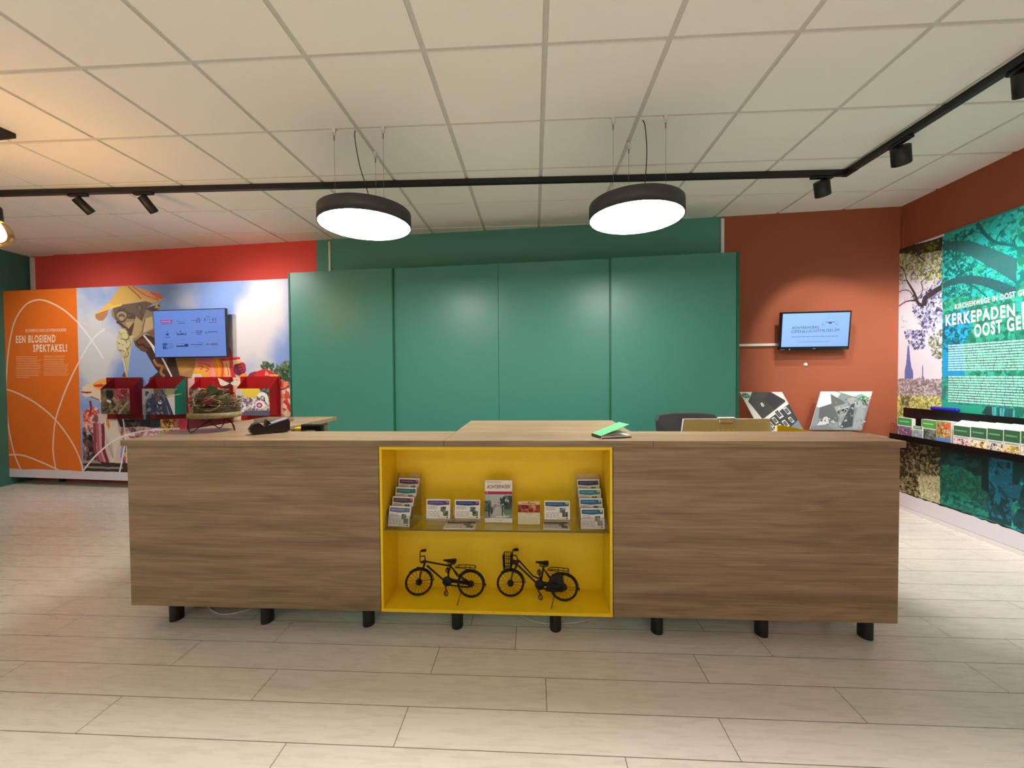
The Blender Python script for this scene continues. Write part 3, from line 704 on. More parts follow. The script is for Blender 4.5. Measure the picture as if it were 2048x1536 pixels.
# cabinet side sits at CF frame; convert its left edge into this frame
cabL = back_frame(CF).w(uL-.012, 0, 0); mu1 = (cabL-fr.O).dot(fr.U)-.002
mural = thing('exhibition_panel', 'large printed wall panel: orange text field beside a flower parade float', 'mural', fr.w((mu0+mu1)/2, 0, 0))
b = MB(); b.box(mu0, mu1, mvb, mvt, -.26, -.0005, 0, X); b.build('panel_body', M['white'], mural)
for u in (mu0+.5, (mu0+mu1)/2, mu1-.3): b = MB(); b.box(u-.03, u+.03, 0, mvb-.0005, -.24, -.2, 0, X); b.build('foot', M['black'], mural)
A = Art(fr, step=1.5e-5)
def torn(A, u0, u1, v, amp, col, bottom, n=60):
    P = [(u0+(u1-u0)*i/n, v+random.uniform(-amp, amp)) for i in range(n+1)]
    A.raw([(u0, bottom)]+[(u1, bottom)]+P[::-1], hx(col))
A.raw([(mu0, mvb), (mus, mvb), (mus, mvt), (mu0, mvt)], hx((240, 118, 38)))
def mp_(px, py): q = fr.pix(px, py); return tuple(fr.w(q[0], q[1], 0))
M['sky_left'] = cloud_mat('printed_cloudy_sky', (132, 162, 226), (216, 214, 222), [(*mp_(190, 600), .55, .2), (*mp_(175, 690), .6, .3), (*mp_(215, 660), .5, .2), (*mp_(190, 735), .5, .22), (*mp_(520, 640), .62, .34), (*mp_(555, 590), .6, .25), (*mp_(500, 710), .7, .3), (*mp_(370, 580), .45, .2), (*mp_(330, 760), .9, -.15), (*mp_(440, 590), .5, -.2), (*mp_(575, 705), .35, -.2)], 2.2)
A.cur = 1; A.raw([(mus, mvb), (mu1, mvb), (mu1, mvt), (mus, mvt)], (160, 180, 220)); A.cur = 0; A.nbase = len(A.q)
A.zoom(160, 560, 7.68)
# shoulders and robe
A.poly([(800, 860), (1010, 840), (1160, 880), (1400, 920), (1600, 1200), (1800, 1560), (1800, 2200), (1000, 2200), (1060, 1530), (1200, 1410), (1150, 1350), (1010, 1110), (930, 1085), (840, 980)], (72, 48, 42))
A.poly([(830, 940), (960, 900), (1100, 930), (1120, 1010), (1010, 1100), (930, 1080), (850, 1010)], (112, 72, 60))
A.curve([(860, 930), (900, 1000), (960, 990), (1020, 1040), (1100, 1060)], .02, (62, 40, 36))
A.curve([(1130, 1220), (1180, 1300), (1260, 1330), (1240, 1420), (1300, 1480)], .035, (168, 118, 74)); A.curve([(1330, 1240), (1300, 1330), (1380, 1400)], .03, (140, 92, 62))
A.poly([(1000, 810), (1140, 760), (1400, 800), (1400, 960), (1160, 900)], (140, 104, 62))
# face
FACE = (158, 136, 106); FD = (112, 96, 84); FL = (186, 164, 124)
A.poly([(510, 410), (640, 380), (800, 370), (1000, 320), (1110, 350), (1150, 420), (1200, 560), (1240, 720), (1000, 820), (860, 930), (760, 960), (700, 900), (640, 740), (560, 640), (490, 560), (480, 480)], FACE)
A.poly([(500, 420), (640, 380), (1000, 330), (1110, 360), (1010, 480), (950, 640), (880, 600), (760, 600), (720, 520), (600, 640), (540, 600)], FD)
A.poly([(560, 500), (600, 430), (690, 430), (740, 500), (740, 560), (680, 650), (610, 650), (560, 580)], (92, 78, 72)); A.ell(640, 545, 75, 62, (170, 150, 120)); A.ell(640, 560, 52, 42, (104, 86, 78)); A.ell(640, 592, 42, 34, (172, 152, 122))
A.curve([(560, 640), (620, 670), (690, 730), (760, 760), (830, 660)], .03, (84, 62, 58), 8); A.poly([(700, 650), (840, 640), (800, 720), (740, 750)], FL)
A.poly([(830, 640), (830, 700), (790, 850), (740, 880), (740, 760)], (104, 66, 50)); A.curve([(740, 510), (840, 540), (740, 580), (860, 580)], .02, (90, 72, 66))
A.curve([(920, 460), (950, 540), (920, 650)], .025, (98, 80, 72)); A.ell(920, 420, 50, 60, (96, 82, 78)); A.ell(915, 430, 25, 38, (130, 116, 100))
A.poly([(980, 600), (1110, 560), (1130, 740), (980, 810), (940, 780)], (206, 186, 148)); A.curve([(1000, 600), (970, 720), (960, 800)], .018, (128, 100, 78)); A.poly([(860, 560), (960, 640), (920, 830), (830, 900), (800, 820)], FL)
A.poly([(1010, 440), (1120, 370), (1230, 380), (1220, 450), (1100, 490)], (86, 72, 78)); A.poly([(1010, 430), (1130, 370), (1210, 350), (1200, 380), (1110, 400)], (186, 186, 206)); A.poly([(1140, 430), (1180, 370), (1230, 440)], (222, 168, 70))
# beard
BRD = (202, 190, 150)
A.poly([(600, 760), (700, 740), (760, 860), (830, 850), (800, 960), (770, 1160), (740, 1400), (720, 1500), (680, 1500), (690, 1380), (640, 1200), (600, 1090), (570, 1040), (560, 940)], BRD)
for cx, cy, rx, ry in ((660, 790, 75, 50), (690, 860, 65, 60), (600, 930, 45, 45), (660, 960, 60, 55), (620, 1030, 50, 60), (690, 1040, 45, 70), (740, 990, 30, 70), (700, 1130, 40, 60)):
    A.ell(cx+6, cy+8, rx, ry, (132, 118, 84), 14, .3, .08); A.ell(cx, cy, rx*.86, ry*.8, (214, 204, 164), 14, .3, .08)
A.curve([(720, 1100), (680, 1200), (700, 1350), (690, 1480)], .02, (176, 160, 120)); A.curve([(660, 1200), (690, 1330), (700, 1460)], .015, (226, 218, 190))
A.poly([(640, 1480), (690, 1400), (710, 1500)], (120, 74, 50))
# straw hat
A.poly([(220, 540), (270, 500), (340, 450), (460, 330), (590, 130), (650, 80), (760, 75), (1250, 220), (1280, 300), (1200, 340), (1100, 350), (1010, 320), (800, 350), (640, 380), (500, 420), (440, 450), (420, 540), (360, 620), (290, 625), (240, 590)], (222, 182, 98))
A.poly([(650, 80), (760, 75), (1250, 220), (1280, 300), (1200, 340), (1010, 300), (860, 200)], (224, 164, 110)); A.poly([(1050, 170), (1250, 220), (1275, 300), (1180, 280)], (222, 106, 74)); A.curve([(740, 100), (850, 200), (940, 290)], .02, (176, 122, 84)); A.curve([(800, 90), (1000, 230), (1200, 300)], .014, (186, 118, 82)); A.curve([(1000, 230), (1100, 270), (1210, 320)], .012, (190, 140, 90))
A.poly([(240, 520), (440, 450), (420, 540), (360, 620), (290, 625), (240, 590)], (190, 132, 92)); A.curve([(240, 510), (440, 440), (640, 380)], .02, (240, 204, 112)); A.poly([(270, 500), (460, 340), (520, 400), (440, 445)], (236, 194, 88))
# pink and orange float right of the screen
A.zoom(330, 680, 7.877)
A.poly([(160, 280), (520, 280), (480, 520), (430, 600), (230, 560)], (176, 132, 82)); A.poly([(0, 270), (160, 280), (220, 560), (120, 600), (0, 400)], (76, 56, 54)); A.poly([(200, 420), (330, 380), (420, 460), (260, 540)], (196, 148, 86))
A.poly([(490, 290), (1000, 280), (1040, 420), (1100, 620), (700, 620), (440, 600)], (246, 150, 110)); A.poly([(500, 290), (760, 280), (740, 380), (640, 420), (480, 400)], (238, 126, 140)); A.poly([(500, 370), (700, 400), (690, 520), (640, 600), (460, 480)], (244, 168, 92))
A.poly([(450, 480), (560, 470), (660, 560), (650, 600), (560, 530), (440, 530)], (236, 184, 40)); A.poly([(440, 530), (560, 530), (600, 600), (430, 640), (400, 1100), (350, 1100), (350, 800)], (226, 210, 200))
for q in (((520, 360), (640, 380), (720, 420)), ((520, 400), (600, 420), (560, 470)), ((640, 440), (690, 460), (640, 500))): A.curve(q, .014, (216, 92, 70))
A.poly([(770, 285), (900, 285), (930, 500), (900, 600), (800, 600), (760, 400)], (250, 150, 50)); A.poly([(740, 400), (800, 520), (790, 600), (720, 560)], (246, 160, 160)); A.curve([(870, 290), (910, 420), (900, 580)], .022, (226, 84, 66)); A.curve([(800, 290), (850, 420), (850, 580)], .016, (255, 186, 92))
A.poly([(920, 320), (1030, 300), (1050, 560), (960, 600)], (244, 190, 130)); A.curve([(970, 120), (1020, 180), (1040, 320), (1060, 560)], .045, (236, 76, 70)); A.line([(900, 310), (1180, 285)], .03, (226, 60, 62)); A.poly([(960, 130), (1020, 160), (1010, 300), (940, 310)], (246, 110, 100)); A.curve([(960, 380), (990, 460), (1000, 560)], .012, (196, 120, 60))
A.poly([(1010, 420), (1080, 430), (1120, 600), (1060, 640)], (206, 60, 76)); A.ell(1175, 455, 102, 108, (118, 44, 62), 22); A.ell(1215, 430, 58, 80, (176, 52, 72), 18)
for i in range(4): A.curve([(1100+i*18, 390+i*40), (1150+i*16, 400+i*42), (1200+i*16, 380+i*42)], .012, (70, 40, 62))
A.poly([(1085, 365), (1130, 330), (1195, 325), (1215, 350), (1150, 372), (1090, 385)], (250, 178, 60)); A.poly([(1140, 590), (1230, 520), (1290, 540), (1280, 600), (1150, 630)], (244, 156, 70))
A.scatter([(1540, 330), (1640, 380), (1720, 420), (1780, 440), (1820, 400), (1880, 350), (1985, 330), (1985, 700), (1800, 620), (1700, 470), (1500, 440)], 170, (.012, .03), [(66, 92, 60), (44, 70, 48), (92, 120, 82), (120, 140, 120)])
A.poly([(1300, 570), (1340, 520), (1420, 495), (1500, 490), (1500, 700), (1260, 700)], (158, 52, 78)); A.poly([(1400, 560), (1460, 490), (1560, 455), (1660, 480), (1780, 560), (1820, 700), (1400, 700)], (218, 52, 62)); A.poly([(1570, 560), (1590, 480), (1650, 560)], (246, 160, 150)); A.poly([(1640, 540), (1780, 540), (1790, 590), (1660, 590)], (246, 170, 90))
A.poly([(1780, 600), (1850, 630), (1920, 700), (1985, 850), (1985, 1230), (1500, 1230), (1500, 700)], (240, 214, 204)); A.scatter([(1800, 640), (1930, 720), (1985, 860), (1985, 1220), (1810, 1220)], 60, (.02, .05), [(232, 70, 66), (242, 150, 120), (250, 200, 170), (226, 96, 80), (246, 226, 220)])
A.curve([(1820, 780), (1900, 760), (1960, 720)], .02, (156, 70, 80)); A.curve([(1870, 960), (1940, 1020), (1985, 1120)], .04, (228, 70, 60))
# rider and llama-like head bottom left
A.zoom(160, 740, 6.98)
A.poly([(20, 300), (40, 210), (140, 190), (240, 150), (380, 110), (700, 110), (700, 640), (380, 640), (270, 420), (150, 370), (80, 380), (40, 350)], (240, 214, 190)); A.poly([(170, 200), (260, 140), (380, 110), (400, 260), (300, 300), (190, 240)], (246, 176, 96)); A.poly([(190, 210), (300, 190), (350, 230), (290, 240), (200, 235)], (226, 66, 36)); A.ell(345, 225, 28, 20, (60, 40, 44)); A.ell(345, 225, 18, 11, (236, 226, 226)); A.curve([(20, 305), (90, 315), (160, 310)], .018, (156, 52, 66)); A.ell(60, 212, 22, 12, (208, 180, 170)); A.poly([(290, 340), (400, 320), (400, 430), (280, 410)], (250, 216, 130))
A.curve([(150, 370), (200, 390), (270, 420)], .014, (130, 110, 118))
A.poly([(45, 600), (130, 560), (240, 520), (300, 700), (280, 1300), (45, 1300)], (196, 120, 112)); A.scatter([(45, 590), (230, 520), (280, 700), (250, 820), (45, 850)], 190, (.012, .035), [(232, 110, 96), (246, 160, 140), (206, 66, 62), (226, 206, 190), (180, 60, 70)])
A.scatter([(45, 830), (210, 820), (260, 1270), (45, 1260)], 260, (.012, .035), [(56, 42, 46), (86, 62, 66), (196, 170, 170), (120, 86, 90), (40, 34, 40), (150, 110, 116)])
A.curve([(140, 430), (155, 520), (140, 620)], .03, (150, 50, 70)); A.poly([(210, 620), (300, 600), (430, 620), (560, 700), (590, 1000), (560, 1200), (580, 1300), (280, 1300), (200, 1100), (180, 800)], (222, 196, 190))
for i, (x0, x1, c) in enumerate(((200, 230, (150, 66, 84)), (240, 280, (186, 96, 116)), (280, 320, (216, 160, 166)), (315, 350, (130, 48, 66)))):
    A.curve([(x0, 740), (x0+10, 900), (x1-20, 1100), (x1+40, 1290)], .045, c)
A.poly([(330, 680), (500, 690), (570, 800), (560, 960), (470, 1300), (430, 1280), (420, 1000), (360, 900)], (226, 214, 204)); A.poly([(370, 660), (400, 690), (420, 790), (400, 830), (370, 760)], (236, 140, 70)); A.ell(225, 680, 30, 60, (130, 90, 110)); A.poly([(280, 640), (330, 650), (320, 760), (280, 740)], (226, 200, 210))
for i in range(9): A.curve([(370+i*9, 1000+i*24), (420+i*5, 1030+i*24), (450+i*3, 1020+i*26)], .01, (176, 154, 144))
A.poly([(510, 650), (600, 700), (600, 800), (560, 790)], (80, 40, 66)); A.poly([(560, 880), (600, 780), (640, 800), (600, 960)], (206, 120, 90)); A.poly([(600, 690), (1120, 690), (1120, 800), (900, 820), (620, 800)], (52, 50, 54)); A.scatter([(600, 690), (840, 690), (840, 790), (620, 790)], 40, (.01, .03), [(78, 86, 76), (110, 100, 96), (36, 40, 40)])
A.poly([(610, 800), (900, 790), (1130, 830), (1100, 900), (800, 960), (600, 960)], (226, 184, 196)); A.scatter([(610, 800), (1100, 810), (1100, 880), (800, 940), (620, 950)], 90, (.012, .035), [(236, 200, 210), (196, 146, 166), (90, 80, 92), (246, 226, 230), (170, 120, 140)])
A.poly([(590, 940), (680, 840), (690, 1300), (600, 1300)], (228, 216, 206)); A.poly([(610, 1090), (720, 1090), (720, 1300), (630, 1290)], (240, 160, 110)); A.poly([(640, 1100), (690, 1090), (700, 1300), (650, 1300)], (222, 206, 190))
A.poly([(45, 1270), (280, 1280), (640, 1310), (1400, 1310), (1400, 1460), (45, 1460)], (62, 44, 46)); A.poly([(45, 1260), (270, 1280), (300, 1305), (45, 1300)], (168, 152, 146)); A.line([(45, 1350), (400, 1368), (1300, 1364)], .025, (150, 140, 134))
A.poly([(1120, 690), (1400, 680), (1400, 900), (1130, 880)], (196, 142, 62)); A.scatter([(1120, 690), (1400, 690), (1400, 880), (1130, 870)], 60, (.01, .03), [(226, 180, 80), (150, 90, 40), (236, 200, 120), (96, 60, 36)])
A.zoom(160, 740, 6.98); A.poly([(600, 950), (2900, 950), (2900, 1460), (600, 1460)], (120, 62, 66)); A.scatter([(620, 960), (2880, 960), (2880, 1290), (620, 1290)], 900, (.02, .06), [(190, 120, 120), (226, 196, 186), (150, 60, 66), (86, 60, 62), (236, 170, 120), (206, 80, 80)]); A.poly([(600, 1300), (2900, 1300), (2900, 1460), (600, 1460)], (62, 44, 46))
A.poly([(640, 950), (800, 950), (760, 1300), (640, 1300)], (226, 206, 190))
# things seen under and between the boxes (through to the counter)
A.zoom(330, 680, 7.877)
A.poly([(180, 1180), (600, 1180), (1200, 1180), (1985, 1230), (1985, 1500), (120, 1500)], (196, 130, 130)); A.poly([(350, 1220), (1080, 1210), (1080, 1300), (500, 1420), (340, 1420)], (104, 40, 52)); A.poly([(220, 1250), (380, 1240), (330, 1400), (200, 1400)], (206, 72, 92)); A.poly([(1200, 1195), (1830, 1200), (1830, 1260), (1200, 1260)], (190, 20, 40)); A.poly([(1040, 1200), (1200, 1200), (1200, 1262), (1080, 1262)], (226, 206, 190))
A.poly([(350, 600), (470, 600), (470, 1240), (350, 1240)], (216, 180, 170)); A.poly([(1060, 590), (1200, 590), (1200, 1220), (1060, 1220)], (240, 206, 176)); A.scatter([(1060, 590), (1200, 590), (1200, 1220), (1060, 1220)], 40, (.02, .04), [(244, 160, 100), (250, 220, 190), (226, 90, 70), (236, 190, 150)]); A.scatter([(350, 900), (470, 900), (470, 1240), (350, 1240)], 25, (.02, .05), [(226, 60, 80), (246, 200, 180), (200, 150, 140)])
A.over = True
# white flowing lines over orange and photo
WL = (252, 214, 190); WW = (240, 238, 244)
A.zoom(0, 540, 3.34)
def wl(pts, c=WL): A.curve(pts, .02, c, 10)
wl([(145, 1342), (100, 1240), (62, 1080), (42, 900), (44, 700), (62, 500), (100, 340), (170, 235), (250, 200), (330, 215), (430, 270), (525, 355)]); wl([(525, 355), (580, 425), (640, 510), (690, 590)], WW)
wl([(375, 1342), (358, 1240), (355, 1160), (372, 1000), (420, 850), (470, 730), (540, 590)]); wl([(540, 590), (600, 490), (650, 430), (700, 395)], WW)
wl([(18, 790), (110, 820), (240, 890), (370, 1000), (480, 1150), (540, 1280), (552, 1350)]); wl([(36, 1235), (150, 1238), (280, 1285), (415, 1348)])
wl([(552, 1345), (640, 1240), (760, 1140), (870, 1095), (1000, 1070), (1200, 1060)], WW); wl([(795, 1365), (812, 1290), (835, 1150), (830, 1050), (815, 960)], WW); wl([(960, 435), (1010, 500), (1040, 560)], WW)
A.zoom(150, 540, 4.518); wl([(620, 590), (700, 680), (790, 800), (875, 965)], WW)
# title
A.zoom(20, 640, 11.81)
TXT = (255, 226, 202)
A.text('BLOEMENCORSO LICHTENVOORDE', (370, 285), (1325, 268), (370, 215), TXT, .006)
A.text('EEN BLOEIEND', (140, 538), (1075, 518), (140, 370), TXT, .034); A.text('SPEKTAKEL!', (550, 748), (1350, 740), (545, 580), TXT, .034)
for i in range(13): A.words(150, [650, 620, 735, 640, 705, 730, 730, 700, 680, 720, 680, 680, 470][i], 858+i*40.5, 15, (250, 176, 130), .25)
for i in range(12): A.words(800, [1300, 1260, 1280, 1280, 1275, 1385, 1365, 1340, 1380, 1340, 1410, 1360][i], 845+i*41, 15, (250, 176, 130), .25)
torn(A, mu0, mu1, mvw, .006, (222, 216, 228), mvb)
A.build('printed_picture', mural, [M['print'], M['sky_left']], flat=.0042)

# left screen on the mural
TF = 4.09
def screen_thing(name, label, corners, c_plane, lean, bezel, depth, colours, cat='screen'):
    """corners in pixels: TL, TR, BL; the top leans forward by `lean` radians"""
    fr = back_frame(c_plane)
    uvs = [fr.pix(*c) for c in corners]; u0 = (uvs[0][0]+uvs[2][0])/2; u1 = uvs[1][0]; v1 = (uvs[0][1]+uvs[1][1])/2; v0 = uvs[2][1]
    O = fr.w((u0+u1)/2, (v0+v1)/2, 0); W = u1-u0; H = (v1-v0)/math.cos(lean)
    V = Vector((0, 0, 1))*math.cos(lean)+fr.N*math.sin(lean)
    g = Frame(O, fr.U, V); t = thing(name, label, cat, tuple(O))
    return t, g, W, H, fr
t, g, W, H, _ = screen_thing('wall_screen', 'flat screen with light blue slide of twelve small logos, mounted on the parade mural', [(306, 621), (451, 616.5), (309, 716)], TF, .02, .01, .04, None)
b = MB(); b.box(-W/2, W/2, -H/2, H/2, -.035, -.0005, 0, g.M(), bev=.003); b.build('casing', M['blackgloss'], t)
b = MB(); b.box(-.1, .1, -.1, .1, -.112, -.0355, 0, g.M()); b.build('wall_bracket', M['black'], t)
A = Art(g, step=8e-5); A.uvmode(); A.raw([(-W/2+.008, -H/2+.01), (W/2-.006, -H/2+.01), (W/2-.006, H/2-.008), (-W/2+.008, H/2-.008)], [(90, 118, 186), (94, 124, 190), (100, 132, 206), (94, 126, 196)])
# logos, in the grid of the zoomed slide
def sc(x, y): return (-W/2+W*(x-185)/(1860-185), H/2-H*(y-240)/(1310-240))
A.conv = lambda p: sc(*p)
PUR = (150, 62, 122); NV = (40, 62, 120); GR = (70, 84, 130)
A.rect(360, 462, 640, 528, PUR); A.words(380, 600, 485, 22, (190, 130, 180)); A.words(370, 640, 545, 12, GR)
A.poly([(730, 500), (790, 470), (760, 515)], GR); A.words(790, 880, 500, 10, GR); A.words(780, 940, 535, 16, NV)
A.words(1060, 1190, 482, 14, GR); A.ell(1240, 490, 46, 52, (56, 50, 100)); A.ell(1240, 490, 32, 38, (98, 128, 196)); A.line([(1205, 490), (1275, 490)], .004, (56, 50, 100))
for x in (1395, 1450, 1500, 1545, 1580, 1640): A.rect(x-9, 445, x+9, 515, NV) if x in (1395, 1580, 1640) else A.ell(x, 482, 9, 12, GR)
A.words(1420, 1510, 410, 14, GR); A.words(1470, 1650, 535, 14, GR)
A.line([(507, 700), (507, 760)], .005, NV); A.ell(512, 785, 38, 26, NV); A.words(450, 570, 840, 16, NV)
A.curve([(730, 750), (760, 800), (850, 770), (940, 790), (945, 740)], .008, (30, 70, 90)); A.ell(822, 725, 18, 16, NV); A.words(750, 940, 780, 26, (30, 70, 90))
A.line([(1060, 740), (1080, 780), (1110, 740), (1140, 780)], .003, GR); A.rect(1175, 718, 1320, 760, NV); A.words(1190, 1300, 728, 16, (110, 140, 200)); A.rect(1180, 788, 1310, 802, NV)
A.curve([(1410, 740), (1390, 765), (1420, 780), (1435, 760)], .006, NV); A.words(1455, 1670, 742, 20, NV)
A.rect(388, 978, 500, 1035, (22, 80, 130)); A.rect(388, 1045, 470, 1112, (22, 60, 130)); A.rect(480, 1085, 512, 1112, (22, 60, 130))
for y in (992, 1038, 1080): A.words(525, 640, y, 12, GR)
A.rect(715, 1005, 990, 1068, (20, 44, 110)); A.words(725, 900, 1012, 24, (120, 150, 206)); A.words(1050, 1320, 1015, 18, NV); A.curve([(1230, 990), (1290, 975), (1330, 1000), (1300, 1025)], .003, NV); A.words(1110, 1260, 1065, 12, GR)
A.words(1395, 1490, 1012, 18, (80, 40, 90)); A.rect(1510, 1002, 1670, 1045, (92, 88, 104))
A.build('lit_picture', t, M['screen'])

# brochure boxes on the mural
def brochure_box(label, bl_, br_, bt, bb, fl, frr, ft, fb, back, sidem, cols, extra=None):
    f0 = back_frame(MC-.012); u0 = f0.pix(bl_, bt)[0]; u1 = f0.pix(br_, bt)[0]; vt = f0.pix((bl_+br_)/2, bt)[1]; vb = f0.pix((bl_+br_)/2, bb)[1]
    D = .15; f1 = back_frame(MC-.012-D); a0 = f1.pix(fl, ft)[0]; a1 = f1.pix(frr, ft)[0]; wt = f1.pix((fl+frr)/2, ft)[1]; wb = f1.pix((fl+frr)/2, fb)[1]
    t = thing('brochure_box', label, 'brochure box', tuple(f0.w((u0+u1)/2, vb, 0)), 'brochure boxes on the parade mural')
    X = f0.M(); b = MB(); b.box(u0, u1, vb, vt, 0, .004, 0, X, ); b.build('back_plate', back, t)
    s0 = u0+.01; s1 = a1
    b = MB(); b.prism([(a0, .0045), (a0, D-.001), (a0+.003, D-.001), (a0+.003, .0045)], 'y', wb, wt+.0, 0, X @ Matrix.Identity(4)) if False else None
    def P(u, v, n): return f0.w(u, v, n)
    def panel(u, name, m):
        b = MB(); vs = []
        for du in (0, .003): vs += [P(u+du, wb, .0045), P(u+du, wb, D-.0035), P(u+du, wt, D-.0035), P(u+du, vt-.0005, .0045)]
        b.add(vs, [(0, 1, 2, 3), (7, 6, 5, 4), (0, 4, 5, 1), (1, 5, 6, 2), (2, 6, 7, 3), (3, 7, 4, 0)]); return b.build(name, m, t)
    panel(a0, 'side_plate', back); panel(a1-.003, 'side_plate', sidem)
    b = MB(); b.box(a0, a1, wb, wb+.003, .0045, D-.0035, 0, X); b.build('bottom_plate', back, t)
    b = MB(); b.box(a0, a1, wb, wt, D-.003, D, 0, X); fp = b.build('front_plate', back, t)
    g = Frame(f0.w(a0, wb, D+.0003), f0.U); A = Art(g); A.uvmode(); Wd = a1-a0; Hh = wt-wb
    A.raw([(0, 0), (Wd, 0), (Wd, Hh), (0, Hh)], hx(cols[0])); A.conv = lambda p: (p[0]*Wd, (1-p[1])*Hh)
    extra(A) if extra else None
    A.build('printed_front', fp, M['print'])
    return t
def pic1(A):
    A.scatter([(0, 0), (1, 0), (1, 1), (0, 1)], 160, (.012, .034), [(96, 82, 66), (120, 104, 84), (70, 60, 50), (140, 120, 100), (84, 72, 58)])
    A.poly([(.45, 0), (1, 0), (1, .3), (.6, .45)], (140, 60, 66)); A.scatter([(.45, 0), (1, 0), (1, .35), (.6, .5)], 60, (.01, .025), [(150, 66, 72), (176, 100, 100), (110, 50, 54)])
    A.poly([(.2, .05), (.42, .08), (.45, .3), (.35, .42), (.2, .35)], (34, 32, 34)); A.poly([(.22, .42), (.36, .5), (.34, .58), (.2, .5)], (206, 206, 206)); A.poly([(.4, .4), (.46, .3), (.5, .36), (.6, .5), (.5, .55)], (150, 126, 110))
    A.line([(.3, 1), (.6, .6)], .014, (150, 132, 96)); A.line([(.6, 1), (.95, .5)], .02, (156, 136, 100))
def pic2(A):
    A.poly([(0, 0), (.4, 0), (.3, .6), (0, .6)], (140, 140, 142)); A.poly([(.1, .45), (.35, .3), (.7, .45), (.8, 1), (.1, 1)], (52, 58, 84)); A.poly([(.35, 0), (.75, 0), (.7, .4), (.4, .5)], (88, 78, 72)); A.poly([(.58, .05), (.68, .1), (.98, 1), (.86, 1)], (44, 58, 96))
    A.poly([(.75, .3), (1, .2), (1, 1), (.96, 1)], (190, 186, 190)); A.ell(.55, .52, .06, .07, (206, 220, 246))
    for i in range(9): A.line([(.75, .35), (.66+.07*i, 0 if i < 7 else .2)], .006, (150, 156, 96))
    A.scatter([(.1, .1), (.8, .3), (.8, 1), (.1, 1)], 70, (.008, .02), [(40, 44, 60), (96, 104, 130), (126, 126, 130), (60, 50, 50)])
def pic3(A):
    A.scatter([(0, 0), (1, 0), (1, 1), (0, 1)], 150, (.012, .034), [(116, 86, 76), (86, 62, 50), (150, 130, 120), (70, 56, 42), (180, 160, 150)])
def pic4(A):
    A.scatter([(0, .25), (1, .25), (1, .9), (0, .9)], 140, (.01, .026), [(206, 196, 206), (130, 110, 140), (96, 96, 110), (226, 222, 230), (176, 150, 90)]); A.poly([(.1, 0), (.75, 0), (.6, .35), (.3, .3)], (226, 200, 70)); A.poly([(.7, 0), (1, 0), (1, .5), (.85, .4)], (96, 106, 96))
    A.scatter([(.7, 0), (1, 0), (1, .6)], 30, (.008, .02), [(60, 76, 66), (120, 130, 120)]); A.poly([(0, .85), (1, .8), (1, 1), (0, 1)], (90, 92, 116)); A.curve([(.66, .3), (.78, .2), (.9, .28), (.93, .5)], .04, (236, 234, 238), 6)
    A.ell(.72, .6, .15, .16, (236, 232, 238)); A.ell(.7, .62, .09, .1, (166, 60, 130)); A.ell(.7, .62, .045, .05, (226, 190, 214)); A.ell(.85, .45, .02, .03, (40, 40, 50)); A.scatter([(.15, .35), (.6, .35), (.55, .9), (.2, .9)], 14, (.012, .022), [(236, 234, 240), (120, 96, 150)])
GB = 'brochure boxes'
brochure_box('leftmost red brochure box on the mural, its front showing a brown field scene', 213, 284, 755, 838, 203, 261, 777, 828, M['maroon'], M['pinkmaroon'], [(110, 94, 76)], pic1)
brochure_box('brochure box with teal side and a photo of a dark blue machine', 300.5, 374, 754, 837, 286, 351, 777, 829.5, M['maroon'], M['tealbox'], [(116, 112, 112)], pic2)
brochure_box('red brochure box half hidden by the twig arrangement, third from the orange field', 389.5, 465, 754, 838, 380, 444, 777, 829, M['redbox'], M['pinkmaroon'], [(110, 84, 70)], pic3)
brochure_box('rightmost red brochure box, nearest the teal cabinet, showing a white and purple float', 481, 560.5, 753, 838.5, 474, 540.5, 777, 831, M['redbox'], M['redbox'], [(200, 196, 206)], pic4)
# ================================================================ right mural
KM = KR-.016
rf = right_frame(KM, 3.2); X = rf.M()
ru0 = rf.pix(1794.5, 700)[0]; ru1 = rf.w(0, 0, 0).y and (3.2-1.6)
rvt = rf.pix(1920, 456)[1]; rvb = .042; rvw = rf.pix(1799, 981)[1]; rus = rf.pix(1886, 600)[0]
mr_ = thing('exhibition_panel', 'large printed wall panel of a church path with trees and teal text area', 'mural', tuple(rf.w((ru0+ru1)/2, 0, 0)))
b = MB(); b.box(ru0, ru1, rvb, rvt, -.0145, -.0005, 0, X); b.build('panel_body', M['white'], mr_)
A = Art(rf, step=1.5e-5)
W0 = (226, 222, 238)
A.raw([(ru0, rvb), (rus, rvb), (rus, rvt), (ru0, rvt)], hx(W0)); A.raw([(rus, rvb), (ru1, rvb), (ru1, rvt), (rus, rvt)], hx((36, 156, 150)))
A.nbase = len(A.q)
A.zoom(1780, 400, 4.265)
L_, R_ = 62, 447
GRN = [(150, 160, 70), (190, 196, 110), (120, 130, 60), (206, 210, 150), (96, 104, 60)]; BLU = [(120, 130, 190), (150, 160, 210), (90, 96, 140), (190, 196, 226), (60, 66, 90)]
A.scatter([(L_+12, 470), (250, 400), (R_-8, 325), (R_, 640), (300, 700), (200, 640), (L_, 560)], 420, (.006, .022), GRN+[(226, 226, 206)]*2); A.scatter([(L_, 480), (R_, 420), (R_, 700), (L_, 720)], 300, (.005, .016), [(200, 206, 150), (170, 176, 110), (210, 210, 230), (140, 146, 110), (120, 126, 140)])
A.scatter([(170, 820), (280, 800), (R_, 660), (R_, 1020), (330, 1160), (210, 1000)], 420, (.005, .017), BLU+[(210, 212, 236)]*2); A.scatter([(120, 1120), (200, 1100), (300, 1120), (300, 1260), (210, 1280), (140, 1200)], 150, (.005, .016), BLU); A.scatter([(320, 1180), (R_, 1100), (R_, 1350), (380, 1360)], 110, (.005, .015), [(120, 130, 90), (160, 166, 150), (90, 96, 80), (190, 190, 200)])
BR = (62, 56, 62)
